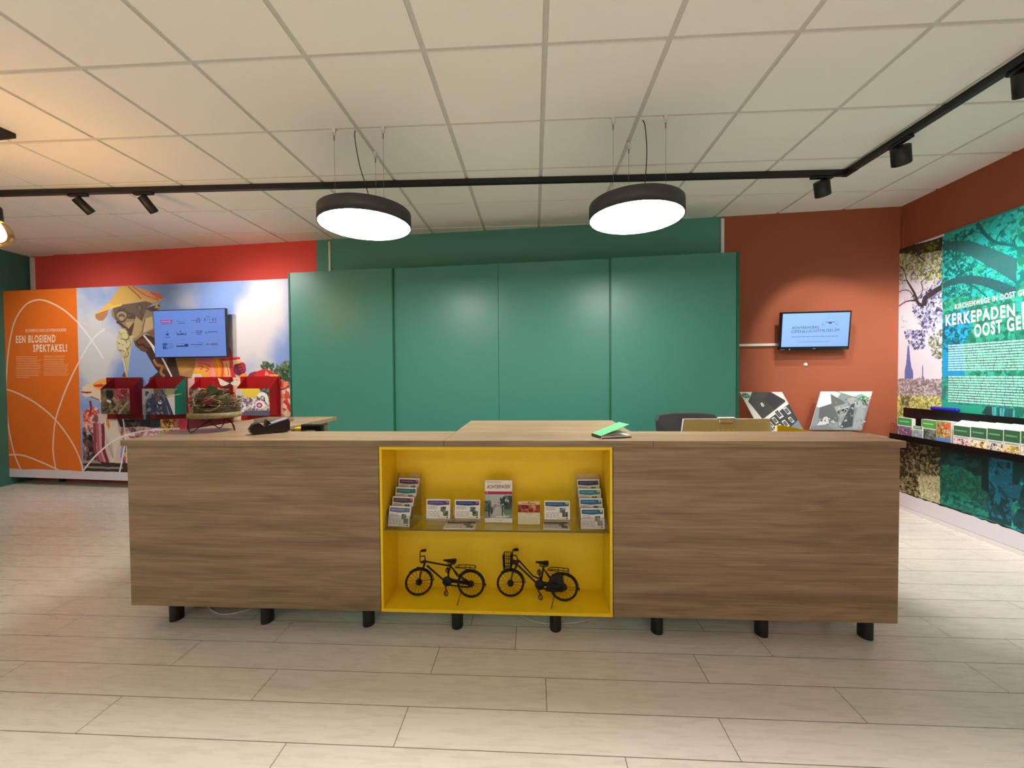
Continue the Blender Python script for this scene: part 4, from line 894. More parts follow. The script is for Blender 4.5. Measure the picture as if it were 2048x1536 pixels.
def br(pts, w, c=BR, tp=None): A.curve(pts, w, c, 6, tp)
br([(60, 455), (110, 430), (200, 415), (320, 400), (447, 370)], .03, (52, 46, 46), .12); A.scatter([(100, 455), (220, 405), (420, 335), (420, 400), (260, 470), (120, 450)], 90, (.008, .022), [(50, 50, 30), (110, 120, 50), (70, 74, 40)])
br([(290, 905), (300, 840), (350, 800), (447, 740)], .05); br([(290, 905), (240, 880), (210, 800), (170, 730), (140, 680)], .035, tp=.012); br([(260, 890), (215, 860), (140, 865), (60, 915)], .018, tp=.008); br([(215, 860), (170, 780), (110, 770), (60, 800)], .008); br([(140, 680), (120, 600), (80, 560), (62, 540)], .01, tp=.005)
br([(230, 850), (280, 770), (270, 700), (330, 650)], .008); br([(150, 690), (90, 680), (62, 650)], .006); br([(300, 520), (250, 480), (240, 430)], .01)
for i in range(26):
    x, y = random.uniform(70, 420), random.uniform(520, 1050); br([(x, y), (x+random.uniform(-30, 30), y+random.uniform(10, 50)), (x+random.uniform(-60, 60), y+random.uniform(20, 90))], .003, (110, 104, 120))
# church spire
A.poly([(150, 1240), (162, 1240), (172, 1350), (185, 1440), (196, 1450), (196, 1600), (122, 1600), (126, 1450), (138, 1400)], (104, 112, 176)); A.poly([(275, 1410), (282, 1410), (284, 1500), (310, 1560), (330, 1600), (255, 1600), (272, 1500)], (120, 126, 186))
# distant trees, meadow, hedge
A.zoom(1780, 740, 4.041)
LX, RX = 45, 415
A.poly([(LX, 80), (100, 70), (180, 80), (240, 60), (330, 110), (RX, 85), (RX, 240), (LX, 240)], (168, 156, 168)); A.scatter([(LX, 70), (RX, 75), (RX, 230), (LX, 240)], 1000, (.004, .013), [(150, 136, 150), (190, 180, 186), (120, 110, 122), (206, 196, 196), (140, 120, 120)])
A.poly([(LX, 215), (120, 215), (RX, 235), (RX, 420), (LX, 420)], (196, 194, 112)); A.scatter([(LX, 210), (RX, 215), (RX, 400), (LX, 400)], 1200, (.004, .014), [(214, 212, 128), (186, 186, 96), (226, 222, 150), (160, 160, 80), (120, 120, 90)])
A.scatter([(90, 220), (160, 210), (150, 290), (100, 290)], 30, (.01, .02), [(90, 90, 70), (120, 116, 80)])
LXB = 75
A.poly([(45, 400), (RX-8, 400), (RX-10, 1130), (LXB, 1060), (45, 900)], (86, 82, 58)); A.scatter([(50, 560), (RX-8, 560), (RX-10, 1120), (80, 1000)], 1800, (.004, .014), [(60, 58, 40), (110, 104, 72), (146, 140, 100), (50, 48, 36), (170, 166, 126), (90, 86, 60)], aspect=2.6); A.scatter([(220, 860), (RX-10, 860), (RX-10, 1110), (260, 1050)], 700, (.004, .012), [(196, 190, 150), (170, 164, 120), (216, 210, 176)], aspect=2.6); A.scatter([(60, 570), (RX-10, 640), (RX-10, 780), (60, 700)], 200, (.006, .022), [(36, 34, 28), (60, 56, 40), (120, 116, 90)], aspect=2.2)
# teal tinted half
u9 = ru1; 
def TR(x0, y0, x1, y1): return [(x0, y0), (x1, y0), (x1, y1), (x0, y1)]
A.zoom(1780, 400, 4.265); T0 = 449
A.poly([(T0, 310), (1150, 60), (1150, 900), (T0, 900)], (40, 176, 166))
A.scatter([(T0, 320), (1150, 60), (1150, 900), (T0, 900)], 3600, (.006, .026), [(40, 190, 190), (58, 206, 200), (34, 150, 140), (50, 180, 150), (30, 130, 120), (44, 196, 200), (60, 176, 150)]); A.scatter([(T0, 330), (700, 240), (700, 820), (T0, 820)], 300, (.006, .018), [(20, 100, 110), (30, 120, 120), (26, 110, 90), (60, 206, 210)])
TB = (56, 112, 116); TB2 = (74, 152, 144)
A.curve([(T0, 395), (520, 385), (640, 400), (800, 460), (1000, 560), (1150, 640)], .05, TB, 8, .15); A.curve([(T0, 735), (560, 690), (700, 680), (820, 700), (960, 750), (1060, 800)], .05, (50, 96, 104), 8, .08)
for q, w_ in (([(560, 290), (570, 400), (560, 520), (600, 620), (615, 680)], .02), ([(740, 200), (820, 300), (900, 360), (1050, 390), (1150, 430)], .03), ([(1150, 480), (1090, 420), (1060, 340), (1140, 250)], .02), ([(620, 700), (700, 730), (760, 770), (830, 830)], .016), ([(700, 620), (690, 680)], .016), ([(600, 270), (680, 260), (800, 290)], .008), ([(470, 740), (540, 760), (560, 820)], .006), ([(900, 360), (940, 280), (1020, 200)], .01), ([(640, 330), (680, 280), (760, 250)], .006)): A.curve(q, w_, (34, 104, 108), 6, w_*.5)
for i in range(240):
    x, y = random.uniform(T0+10, 1130), random.uniform(330, 880); A.curve([(x, y), (x+random.uniform(-25, 25), y+random.uniform(-20, 30)), (x+random.uniform(-60, 60), y+random.uniform(-50, 50))], .004, random.choice([(30, 112, 116), (24, 120, 110)]), 3)
A.poly([(T0, 860), (1150, 840), (1150, 1540), (T0, 1540)], (46, 164, 138)); A.scatter([(T0, 860), (1150, 820), (1150, 1540), (T0, 1540)], 2400, (.006, .026), [(44, 150, 120), (58, 180, 150), (36, 130, 110), (64, 190, 170), (40, 120, 100)])
A.poly([(T0, 1050), (620, 1030), (560, 1200), (620, 1300), (640, 1540), (T0, 1540)], (34, 150, 214)); A.scatter([(T0, 1030), (640, 930), (700, 1000), (640, 1200), (500, 1300), (T0, 1250)], 380, (.006, .02), [(24, 110, 150), (34, 160, 220), (20, 90, 110), (30, 130, 130), (40, 176, 226)]); A.poly([(T0, 1300), (540, 1290), (600, 1500), (T0, 1540)], (34, 156, 216))
A.zoom(1780, 740, 4.041); T1 = 418
A.poly([(T1, 90), (470, 60), (1083, 60), (1150, 400), (T1, 400)], (44, 156, 136)); A.poly([(T1, 110), (560, 90), (760, 90), (700, 240), (T1, 170)], (70, 112, 126)); A.scatter([(T1, 60), (1150, 60), (1150, 400), (T1, 400)], 800, (.008, .026), [(44, 150, 128), (60, 176, 150), (50, 130, 126), (60, 116, 120), (40, 166, 150)])
A.poly([(T1, 240), (560, 280), (740, 290), (780, 360), (T1, 330)], (40, 172, 146)); A.poly([(780, 290), (840, 300), (840, 380), (740, 350)], (40, 76, 74)); A.poly([(860, 300), (1150, 320), (1150, 420), (860, 380)], (38, 130, 136))
for x in range(830, 1140, 22): A.line([(x, 300+(x-830)*.1), (x+random.uniform(-8, 8), 385)], .012, random.choice([(70, 180, 190), (44, 104, 110), (90, 196, 200)]))
A.poly([(405, 500), (1150, 640), (1150, 1320), (800, 1210), (405, 1090)], (20, 66, 70)); A.scatter([(410, 560), (760, 640), (780, 800), (560, 800), (410, 760)], 140, (.01, .04), [(24, 50, 54), (30, 76, 76), (20, 60, 60)], aspect=2.4)
A.scatter([(408, 780), (560, 780), (760, 900), (800, 1190), (408, 1080)], 1400, (.005, .018), [(26, 110, 94), (34, 130, 106), (20, 86, 80), (30, 96, 90)], aspect=2.4); A.poly([(420, 1000), (500, 980), (760, 1090), (800, 1190), (410, 1080)], (30, 132, 112)); A.scatter([(420, 1000), (760, 1080), (800, 1180), (410, 1070)], 160, (.008, .03), [(34, 140, 116), (24, 110, 100), (20, 90, 84)])
A.poly([(800, 860), (960, 900), (1000, 970), (850, 960)], (24, 110, 140)); A.poly([(860, 1040), (1150, 1100), (1150, 1290), (900, 1200)], (24, 120, 150)); A.poly([(800, 960), (1150, 1050), (1150, 1120), (820, 1060)], (22, 74, 80)); A.scatter([(800, 700), (1150, 740), (1150, 1280), (820, 1180)], 500, (.008, .03), [(22, 80, 92), (26, 104, 130), (20, 66, 70), (28, 120, 150)], aspect=3.5)
A.poly([(735, 640), (790, 650), (800, 1000), (740, 960)], (18, 50, 54))
# beyond the picture edge the panel simply continues in dark teal
A.uvmode(); q0 = rf.pix(2046, 700)[0]-.05
A.scatter([(q0, rvw), (ru1, rvw), (ru1, rvt), (q0, rvt)], 2600, (.015, .05), [(44, 150, 120), (58, 180, 150), (36, 130, 110), (50, 186, 176), (30, 120, 116)]); A.scatter([(q0, rvw), (ru1, rvw), (ru1, .7), (q0, .7)], 500, (.02, .06), [(22, 80, 92), (26, 104, 130), (20, 66, 70)])
A.over = True
# lettering
A.zoom(1870, 570, 11.506)
WT = (248, 246, 250)
A.text('KIRCHENWEGE IN OOST GELDERLAND', (465, 560), (2880, 60), (455, 445), WT, .026)
A.text('KERKEPADEN IN', (245, 935), (2300, 640), (240, 690), WT, .034)
A.text('OOST GELDERLAND', (905, 1195), (3650, 720), (895, 915), WT, .034)
TT = (180, 232, 224)
A.uvmode()
def para(px0, py0, px1, py1, n, px_end, ends=None):
    u0, v0 = rf.pix(px0, py0); _, v1 = rf.pix(px1, py1); u1 = rf.pix(px_end, 760)[0]
    for i in range(n):
        v = v0+(v1-v0)*i/(n-1); e = u1+(ends or {}).get(i, random.uniform(-.05, .02)); A.words(u0, e, v, .0125, TT, .3)
para(1897, 693, 1897, 741.5, 11, 2120); para(1897, 755, 1895.5, 803.5, 11, 2150)
torn(A, ru0, ru1, rvw-.003, .006, (26, 34, 36), rvb, 90); torn(A, ru0, ru1, rvw-.012, .006, (226, 222, 232), rvb, 90)
A.build('printed_picture', mr_, flat=.004)

# ---------------------------------------------------------------- brochure rack on the right mural
KU = KM-.012; KL = 3.23
YE = 4.075
rack = thing('brochure_rack', 'long black wall rack holding brochures along the church path mural', 'rack', (KL+.16, 3.0, .70))
strip_y('upper_ledge', KM-.018, KM-.045, 1.7, YE, .915, 1.003, M['rack'], parent=rack)
strip_y('shelf', KM-.0175, KL+.004, 1.7, YE, .712, .720, M['rack'], parent=rack)
strip_y('front_lip', KL+.0035, KL, 1.7, YE, .708, .762, M['rack'], parent=rack)
strip_y('back_plate', KM-.0172, KM-.020, 1.7, YE-.02, .721, .9145, M['rack'], parent=rack)
rl = right_frame(KL, 3.2)
# clear end cheek
b = MB(); e0 = rl.pix(1781, 868)[0]; b.prism([(0, .722), (.12, .722), (.12, .83), (.02, .86), (0, .86)], 'z', -.002, .002, 0, Matrix(((rl.N.x*-1, 0, rl.U.x, 0), (rl.N.y*-1, 0, rl.U.y, 0), (0, 1, 0, 0), (0, 0, 0, 1))))
o = b.build('end_cheek', M['acrylic'], None); me = o.data
for vv in me.vertices: vv.co += rl.w(rl.w(0, 0, 0).y and (3.2-YE)+.004, 0, 0) - world_of(rack) + rl.N*(-.006)
o.parent = rack
GH = (70, 150, 86)
def booklet(label, px0, px1, pyt0, pyt1, deep, k, header, hcol, pics, zb=.7215, lean=.0, thick_cols=None, group='brochures in the black wall rack', rise=0):
    f = right_frame(k, 3.2); u0 = f.pix(px0, pyt0)[0]; u1 = f.pix(px1, pyt1)[0]; vt = f.pix(px0, pyt0)[1]
    t = thing('brochure', label, 'brochure', tuple(f.w((u0+u1)/2, zb, -.01)), group)
    X = f.M(); b = MB(); b.prism([(-.0004, zb), (-.0004, vt), (-deep, vt+rise), (-deep, zb)], 'x', u0, u1, 0, X @ Matrix(((1, 0, 0, 0), (0, 0, 1, 0), (0, 1, 0, 0), (0, 0, 0, 1)))); b.build('pages', M['paper'], t)
    A = Art(f); A.conv = lambda p: (u0+(u1-u0)*p[0], zb+(vt-zb)*p[1]); hh = vt-zb
    A.rect(0, 0, 1, 1, (228, 228, 224))
    if header: A.rect(.02, 1-header, .98, .99, hcol); A.words(.12, .8, 1-header*.55, .05, tuple(min(255, c+70) for c in hcol))
    pics(A); A.build('printed_cover', t, M['gprint'])
def pb(cols, y0=.0, y1=.6, n=60, s=(.005, .014)):
    def f(A): A.rect(0, y0, 1, y1, cols[0]); A.scatter([(0.03, y0), (.97, y0), (.97, y1), (.03, y1)], n, s, cols)
    return f
booklet('green topped brochure with purple heath photo, at the far end of the wall rack', 1795, 1824, 834, 837.5, .03, KL+.03, .36, GH, pb([(130, 100, 136), (150, 70, 100), (180, 170, 200), (110, 90, 120), (160, 90, 110)]))
booklet('green topped brochure behind the small grey leaflet in the wall rack', 1843, 1873, 838, 843, .035, KL+.045, .36, (96, 160, 84), pb([(120, 130, 120), (90, 100, 90), (150, 156, 150), (110, 110, 100)]))
booklet('small grey leaflet in front, second from the far end of the wall rack', 1826.5, 1845, 851, 853, .008, KL+.012, .2, (110, 150, 120), pb([(150, 160, 176), (176, 186, 200), (120, 126, 136), (200, 206, 210)], .0, .75, 40, (.003, .009)))
booklet('thick colourful brochure with a blue band at its foot, standing mid rack', 1872.5, 1902, 841, 846, .07, KL+.015, .04, (96, 150, 80), lambda A: (pb([(196, 150, 100), (150, 120, 60), (90, 80, 50), (226, 190, 140), (206, 90, 60), (120, 130, 60)], .34, .96, 90, (.004, .011))(A), A.rect(0, .12, 1, .34, (90, 140, 200)), A.rect(0, 0, 1, .12, (90, 150, 110)), A.ell(.78, .84, .18, .1, (236, 96, 60))))
QC = [[(236, 200, 210), (226, 170, 190), (206, 160, 150), (246, 236, 236), (150, 60, 80)], [(246, 226, 180), (226, 160, 60), (206, 60, 50), (250, 240, 226), (150, 120, 60)], [(226, 216, 180), (120, 110, 150), (236, 160, 110), (246, 240, 230), (60, 60, 120)], [(236, 216, 150), (226, 120, 90), (250, 230, 200), (190, 180, 70), (150, 110, 140)], [(230, 200, 200), (200, 120, 120), (250, 240, 230)], [(200, 210, 220), (150, 170, 200), (240, 240, 240)]]
xs = [(1907, 1941), (1941.5, 1974), (1974.5, 2007), (2007.5, 2041), (2042, 2080), (2082, 2125)]
nm = ['first', 'second', 'third', 'fourth', 'fifth', 'sixth']
for i, (a, c) in enumerate(xs[:5]):
    ya = 838+ (a-1907)*.085; dpt = .06
    lab = ['thick green headed brochure stack with pink cover, just right of the colourful brochure', 'thick green headed brochure stack with orange and red flowers on its cover', 'thick green headed brochure stack with pale cover behind a small yellow card', 'thick green headed brochure stack with peach and yellow cover, near the picture edge', 'thick green headed brochure stack cut by the right picture edge'][i]
    booklet(lab, a, c, ya+12, ya+14.5, dpt, KL+.006, .42, (56, 104, 70), (lambda cols: (lambda A: (A.rect(0, .46, 1, .58, (214, 214, 216)), A.words(.1, .9, .5, .03, (120, 130, 126)), pb(cols, 0, .46, 60, (.005, .013))(A))))(QC[i]), rise=.04)
booklet('small pale yellow card standing in front of the third thick brochure stack', 1978, 1994, 872, 873.5, .003, KL+.0047, .0, GH, lambda A: (A.rect(0, 0, 1, 1, (226, 228, 190)), A.ell(.5, .35, .22, .14, (80, 90, 140)), A.ell(.5, .35, .12, .08, (226, 226, 210))), zb=.763-.0) if False else None
# blue tube lying on the upper ledge
pa = right_frame(KU-.018, 3.2).pix(1863, 813); pb_ = right_frame(KU-.018, 3.2).pix(1916, 821)
f = right_frame(KM-.028, 3.2); u0, u1 = pa[0], pb_[0]; r = .0155
t = thing('document_tube', 'shiny blue tube lying on top of the black ledge on the right wall', 'tube', tuple(f.w((u0+u1)/2, 1.0035, 0)))
X = f.M() @ Matrix.Translation((u0, 1.0035+r, 0)) @ Matrix.Rotation(math.pi/2, 4, 'Y')
b = MB(); b.lathe([(r*.9, 0), (r, .002), (r, u1-u0-.012), (r*.97, u1-u0-.01)], 28, 0, X); b.build('barrel', M['blue'], t)
X2 = f.M() @ Matrix.Translation((u1-.01, 1.0035+r, 0)) @ Matrix.Rotation(math.pi/2, 4, 'Y')
b = MB(); b.lathe([(r*.98, .0005), (r*1.0, .008), (r*.8, .0105), (r*.25, .0105), (r*.22, .013)], 28, 0, X2); b.build('end_cap', M['blue'], t)

# ================================================================ right screen, sensor, boards
t, g, W, H, _ = screen_thing('wall_screen', 'small black framed screen on the rust wall, tilted down, showing a museum name', [(1562.5, 626), (1702, 620.5), (1558.5, 698)], 4.385, .10, .03, .05, None)
b = MB(); b.box(-W/2, W/2, -H/2-.012, H/2, -.04, -.0005, 0, g.M(), bev=.004); b.box(-.16, .16, -.1, .1, -.06, -.0405, 0, g.M(), bev=.003); b.build('casing', M['blackgloss'], t)
wf = back_frame(4.505); q = wf.w((Vector(g.O)-wf.O).dot(wf.U), g.O.z, 0)
b = MB(); Xw = Frame(q, wf.U).M(); b.box(-.09, .09, -.09, .09, .0005, .012, 0, Xw); d0 = (Vector(g.O)-q).length; b.box(-.02, .02, -.03, .03, .012, d0-.05, 0, Xw); b.build('wall_bracket', M['black'], t)
A = Art(g, step=1e-4); A.uvmode(); bz_ = .016; A.raw([(-W/2+bz_, -H/2+.02), (W/2-bz_, -H/2+.02), (W/2-bz_, H/2-bz_), (-W/2+bz_, H/2-bz_)], [(146, 186, 240), (136, 176, 232), (146, 186, 240), (152, 196, 248)])
# slide content in the coordinates of the zoomed screen (175..1745 x 215..965)
A.conv = lambda p: (-W/2+bz_+(W-2*bz_)*(p[0]-190)/(1725-190), H/2-bz_-(H-bz_-.02)*(p[1]-190)/(965-190))
INK = (54, 82, 134); INL = (112, 140, 190)
A.text('ACHTERHOEKS', (415, 550), (1040, 545), (415, 490), INK, .012); A.text('OPENLUCHTMUSEUM', (405, 645), (1505, 625), (405, 575), INK, 0)
A.line([(1100, 440), (1200, 330), (1300, 262), (1390, 330), (1500, 440)], .002, INL); A.rect(1185, 398, 1405, 412, (50, 90, 130)); A.rect(1255, 412, 1325, 445, (40, 84, 120))
for x in (1110, 1180, 1260, 1330, 1400, 1460): A.line([(x, 450), (x, 530)], .0014, INL)
A.line([(1090, 530), (1480, 525)], .0014, INL); A.rect(1100, 450, 1150, 470, INL); A.rect(1410, 445, 1455, 465, INL)
A.words(410, 1490, 722, 20, (104, 136, 190), .5); A.words(570, 1300, 845, 14, (112, 144, 198), .5)
A.build('lit_picture', t, M['screen'])
A = Art(Frame(g.O, g.U, g.V)); A.conv = lambda p: p; A.lay = 12
A.words(-W/2+.004, -W/2+.05, -H/2-.008, .003, (150, 150, 150)); A.ell(-W/2+.094, -H/2-.0055, .0045, .0045, (226, 226, 226)); A.words(-.01, .012, -H/2-.004, .005, (170, 170, 170)); A.words(W/2-.07, W/2-.02, -H/2-.003, .0025, (90, 90, 90)); A.build('bezel_lettering', t)
f = back_frame(4.505); u, v = f.pix(1611, 729)
t = thing('wall_button', 'small round white knob on the rust wall below the museum screen', 'knob', tuple(f.w(u, v, .0005)))
b = MB(); b.lathe([(.015, .0005), (.015, .01), (.012, .014)], 24, 0, Frame(f.w(u, v), f.U).M()); b.build('cap', M['white'], t); b = MB(); b.lathe([(.019, .0002), (.019, .0015)], 24, 0, Frame(f.w(u, v), f.U).M()); b.build('rosette', M['white'], t)

def board(label, TL, TR, slx, c, art, c2):
    """parallelogram picture board leaning on the rust wall; slx = sideways shift per metre down"""
    f = back_frame(c); a = f.pix(*TL); b_ = f.pix(*TR); v1 = a[1]; v0 = .792; lean = .16
    V = (Vector((0, 0, 1))*math.cos(lean)-f.N*math.sin(lean)); g = Frame(f.w(a[0], v0, (v1-v0)*math.tan(lean)), f.U, V); H = (v1-v0)/math.cos(lean); Wd = b_[0]-a[0]; sh = slx*H
    t = thing('picture_board', label, 'picture board', tuple(g.w(sh+Wd/2, 0)), 'picture boards leaning on the rust wall')
    P = [(sh, 0), (sh+Wd, 0), (Wd, H), (0, H)]
    b = MB(); b.prism(P, 'z', -.012, -.0005, 0, g.M()); b.build('board', M['white'], t)
    A = Art(g); A.raw(P, hx((222, 220, 218))); A.conv = lambda p: (p[0]*Wd+sh*p[1], H*(1-p[1])); art(A); A.build('printed_picture', t, M['gprint'])
def art_l(A):
    # coordinates: x 0..1 along the board, y 0..1 down the slanted side
    A.poly([(0, 0), (.34, 0), (.16, .22), (0, .2)], (200, 214, 200)); A.ell(.1, .1, .09, .065, (36, 110, 70)); A.text('26', (.04, .125), (.16, .125), (.04, .08), (226, 236, 226)); A.curve([(.0, .04), (.06, .1), (.2, .18)], .004, (60, 150, 90))
    A.poly([(.3, 0), (.74, 0), (.96, .22), (.94, .34), (.2, .78), (.12, .4), (.08, .26)], (74, 76, 74)); A.poly([(.7, .02), (.96, .22), (.6, .46), (.45, .2)], (62, 62, 66)); A.text('8', (.34, .4), (.41, .38), (.34, .3), (226, 226, 226), .02)
    A.poly([(.96, .26), (1.0, .32), (.2, .82), (.16, .76)], (226, 226, 226)); A.poly([(1, .32), (1, 1), (.2, 1), (.2, .82)], (66, 70, 76))
    for x, y, s in ((.86, .5, 1), (.62, .58, 1.3), (.46, .76, .9), (.3, .86, 1), (.84, .74, .8), (.66, .84, 1), (.5, .95, 1), (.92, .92, .7), (.28, .98, .8)):
        A.poly([(x-.06*s, y-.05*s), (x+.04*s, y-.1*s), (x+.08*s, y+.06*s), (x-.02*s, y+.11*s)], (220, 220, 220)); A.poly([(x-.04*s, y-.03*s), (x+.03*s, y-.07*s), (x+.055*s, y+.045*s), (x-.015*s, y+.08*s)], (60, 62, 66)); A.line([(x-.01*s, y-.05*s), (x+.025*s, y+.06*s)], .002, (220, 220, 220))
    A.poly([(.72, .95), (1, .75), (1, 1), (.7, 1)], (120, 134, 140))
def art_r(A):
    A.poly([(0, 0), (1, 0), (1, 1), (0, 1)], (134, 140, 146)); A.poly([(0, 0), (.42, 0), (.3, .3), (.06, .42), (0, .4)], (226, 226, 226)); A.poly([(.3, 0), (1, 0), (1, .2), (.6, .12)], (214, 218, 214))
    A.poly([(.06, .42), (.28, .32), (.5, .5), (.5, .8), (.1, .7)], (96, 98, 102)); A.poly([(.2, .06), (.5, .26), (.56, .34), (.3, .42)], (104, 104, 106)); A.poly([(.34, .4), (.58, .3), (.72, .5), (.5, .7)], (150, 152, 154)); A.poly([(.55, .2), (.8, .06), (1, .2), (.96, .44), (.7, .4)], (160, 162, 164))
    for x in (.46, .53, .6): A.ell(x, .5+(.53-x)*.3, .028, .05, (50, 50, 54), 12, .3); A.line([(x-.03, .45+(.53-x)*.3), (x+.02, .42+(.53-x)*.3)], .003, (226, 226, 226))
    A.poly([(.66, .34), (.72, .3), (.8, .9), (.66, .95), (.56, .94)], (70, 74, 80)); A.poly([(.8, .3), (.95, .5), (1, .96), (.8, .96)], (150, 156, 162)); A.poly([(.84, .24), (.9, .2), (.96, .34), (.9, .36)], (60, 62, 66)); A.line([(.86, .25), (.93, .34)], .003, (226, 226, 226))
    A.ell(.24, .72, .05, .06, (206, 206, 206)); A.poly([(.14, .76), (.3, .74), (.36, .96), (.1, .98)], (196, 198, 200)); A.scatter([(.1, .7), (.4, .7), (.42, 1), (.1, 1)], 24, (.004, .01), [(120, 122, 126), (220, 220, 220), (80, 84, 88)]); A.scatter([(.3, .1), (1, .2), (1, 1), (.3, 1)], 60, (.004, .012), [(120, 124, 130), (176, 178, 182), (96, 100, 106)])
    A.poly([(0, .9), (.3, .86), (.5, 1), (0, 1)], (116, 126, 134)); A.curve([(.3, .0), (.6, .12), (.84, .2), (1.0, .14)], .005, (50, 130, 80)); A.ell(.86, .18, .08, .06, (40, 130, 76)); A.text('13', (.81, .205), (.92, .2), (.81, .155), (236, 240, 236))
board('slanted picture board with a dark grey roof and windows, leaning beside the teal cabinet', (1479, 784), (1564, 782.5), .45, 4.35, art_l, 0)
board('slanted picture board with grey village houses, leaning farther right on the rust wall', (1642, 783), (1745, 782), -.34, 4.35, art_r, 0)
# ================================================================ things on the counter
# twig arrangement on a small wire-legged wood stand
_c = at_z(431, 861, TOP); Cx, Cy = _c.x, _c.y
st = thing('plant_stand', 'round wooden disc stand on thin bent wire legs at the left end of the counter', 'stand', (Cx, Cy, TOP))
R0 = .138; Z0 = TOP+.083; Z1 = Z0+.03
b = MB(); b.lathe([(R0-.004, Z0), (R0, Z0+.003), (R0, Z1-.003), (R0-.004, Z1)], 48, 0, Matrix.Translation((Cx, Cy, 0))); b.build('wood_disc', M['slab'], st)
for k in range(3):
    a = math.radians(-118+120*k); ca, sa = math.cos(a), math.sin(a); px, py = Cx+ca*.11, Cy+sa*.11
    def q(r, t, z): return (Cx+math.cos(a+t)*r, Cy+math.sin(a+t)*r, z)
    b = MB(); b.tube([q(.13, -.28, Z0-.0005), q(.132, -.22, TOP+.03), q(.128, -.12, TOP+.008), q(.124, -.06, TOP+.003), q(.118, .02, TOP+.005), q(.10, .25, TOP+.03), q(.05, 1.1, Z0-.0005)], .0028, 8); b.build('wire_leg', M['rustwire'], st)
ar = thing('twig_arrangement', 'dried twig and moss arrangement with a pale butterfly, lying on the small wooden stand', 'decoration', (Cx, Cy, Z1))
b = MB(); prof = []; n = 34; vs = []; fs = []
for zi, (z, k) in enumerate(((Z1+.0005, 1.0), (Z1+.014, .99), (Z1+.027, 1.0), (Z1+.032, .96))):
    for i in range(n):
        t = 6.283*i/n; r = (.118+.007*math.sin(3*t+1)+.004*math.sin(7*t))*k; vs.append((Cx+.006+r*math.cos(t), Cy+.01+r*.92*math.sin(t), z))
for zi in range(3):
    for i in range(n): fs.append((zi*n+i, zi*n+(i+1) % n, (zi+1)*n+(i+1) % n, (zi+1)*n+i))
fs += [tuple(range(n-1, -1, -1)), tuple(3*n+i for i in range(n))]; b.add(vs, fs, 0, False); b.build('bark_slice', M['bark'], ar)
ZT = Z1+.033
rng = random.Random(4)
b = MB(); n = 26; vs = []; fs = []
for zi, (z, k) in enumerate(((ZT, .8), (ZT+.025, .95), (ZT+.06, .72), (ZT+.078, .3))):
    for i in range(n):
        t = 6.283*i/n; r = .10*k*rng.uniform(.8, 1.12); vs.append((Cx+r*1.05*math.cos(t), Cy+r*.8*math.sin(t), z+rng.uniform(-.006, .006) if zi else z))
for zi in range(3):
    for i in range(n): fs.append((zi*n+i, zi*n+(i+1) % n, (zi+1)*n+(i+1) % n, (zi+1)*n+i))
fs += [tuple(3*n+i for i in range(n))]; b.add(vs, fs, 0, True); b.build('moss', M['moss'], ar)
for nm, m, cnt, zc in (('dark_twigs', M['twig'], 260, .045), ('pale_twigs', M['twig2'], 70, .055)):
    b = MB()
    for i in range(cnt):
        a = rng.uniform(0, 6.28); r = rng.uniform(.02, .125); x, y = Cx+r*1.15*math.cos(a), Cy+r*.85*math.sin(a); z = ZT+rng.uniform(.004, (zc+.075)*(1.25-r/.13)); L = rng.uniform(.02, .065); d = a+math.pi/2+rng.uniform(-.9, .9); dz = rng.uniform(-.3, .5)
        pts = []
        for k in range(4):
            s_ = (k-1.5)*L*.66; pts.append((x+math.cos(d+.18*s_/L)*s_, y+math.sin(d+.3*s_/L)*s_, max(ZT+.003, z+dz*s_+rng.uniform(-.004, .004))))
        b.tube(pts, [rng.uniform(.0010, .0022)]*4, 5)
    o = b.build(nm, m, ar); o['kind'] = 'stuff'
b = MB(); pts = [(Cx-.02+.10*math.cos(t), Cy-.075-.02*math.sin(t), ZT+.06+.085*math.sin(t)) for t in [math.pi*1.0+k*math.pi*.78/12 for k in range(13)]]
pts = [(Cx+.035+.085*math.cos(t), Cy-.10, ZT+.045+.062*math.sin(t)) for t in [math.pi*.95+k*math.pi*.9/14 for k in range(15)]]
b.tube(pts, .0022, 7); b.build('looping_stem', M['twig2'], ar)
b = MB(); b.tube([(Cx+.0, Cy-.01, ZT+.02), (Cx+.002, Cy-.01, ZT+.09), (Cx, Cy-.01, ZT+.155)], .0016, 6); b.tube([(Cx-.02, Cy-.012, ZT+.115), (Cx+.026, Cy-.01, ZT+.112)], .0025, 6); b.build('upright_stem', M['twig'], ar)
b = MB(); b.box(-.026, .026, -.012, .012, -.02, .02, 0, Matrix.Translation((Cx+.03, Cy-.085, ZT+.035)) @ Matrix.Rotation(.35, 4, 'Y') @ Matrix.Rotation(.2, 4, 'Z'), bev=.003); b.build('red_block', M['berry'], ar)
b = MB()
for (lx, ly, lz, sc_, rot) in ((.028, -.05, .105, .038, .5), (.05, -.045, .075, .034, -.4), (-.03, -.06, .06, .03, 1.2)):
    P = [(-1, 0), (-.75, .45), (-.3, .35), (-.1, .7), (.2, .4), (.6, .42), (1, 0), (.6, -.4), (.2, -.35), (-.1, -.62), (-.35, -.3), (-.75, -.4)]
    X = Matrix.Translation((Cx+lx, Cy+ly, ZT+lz)) @ Matrix.Rotation(rot, 4, 'Y') @ Matrix.Rotation(1.2, 4, 'X')
    b.prism([(p[0]*sc_, p[1]*sc_) for p in P], 'z', -.0006, .0006, 0, X)
b.build('leaves', M['leaf'], ar)['kind'] = 'stuff'
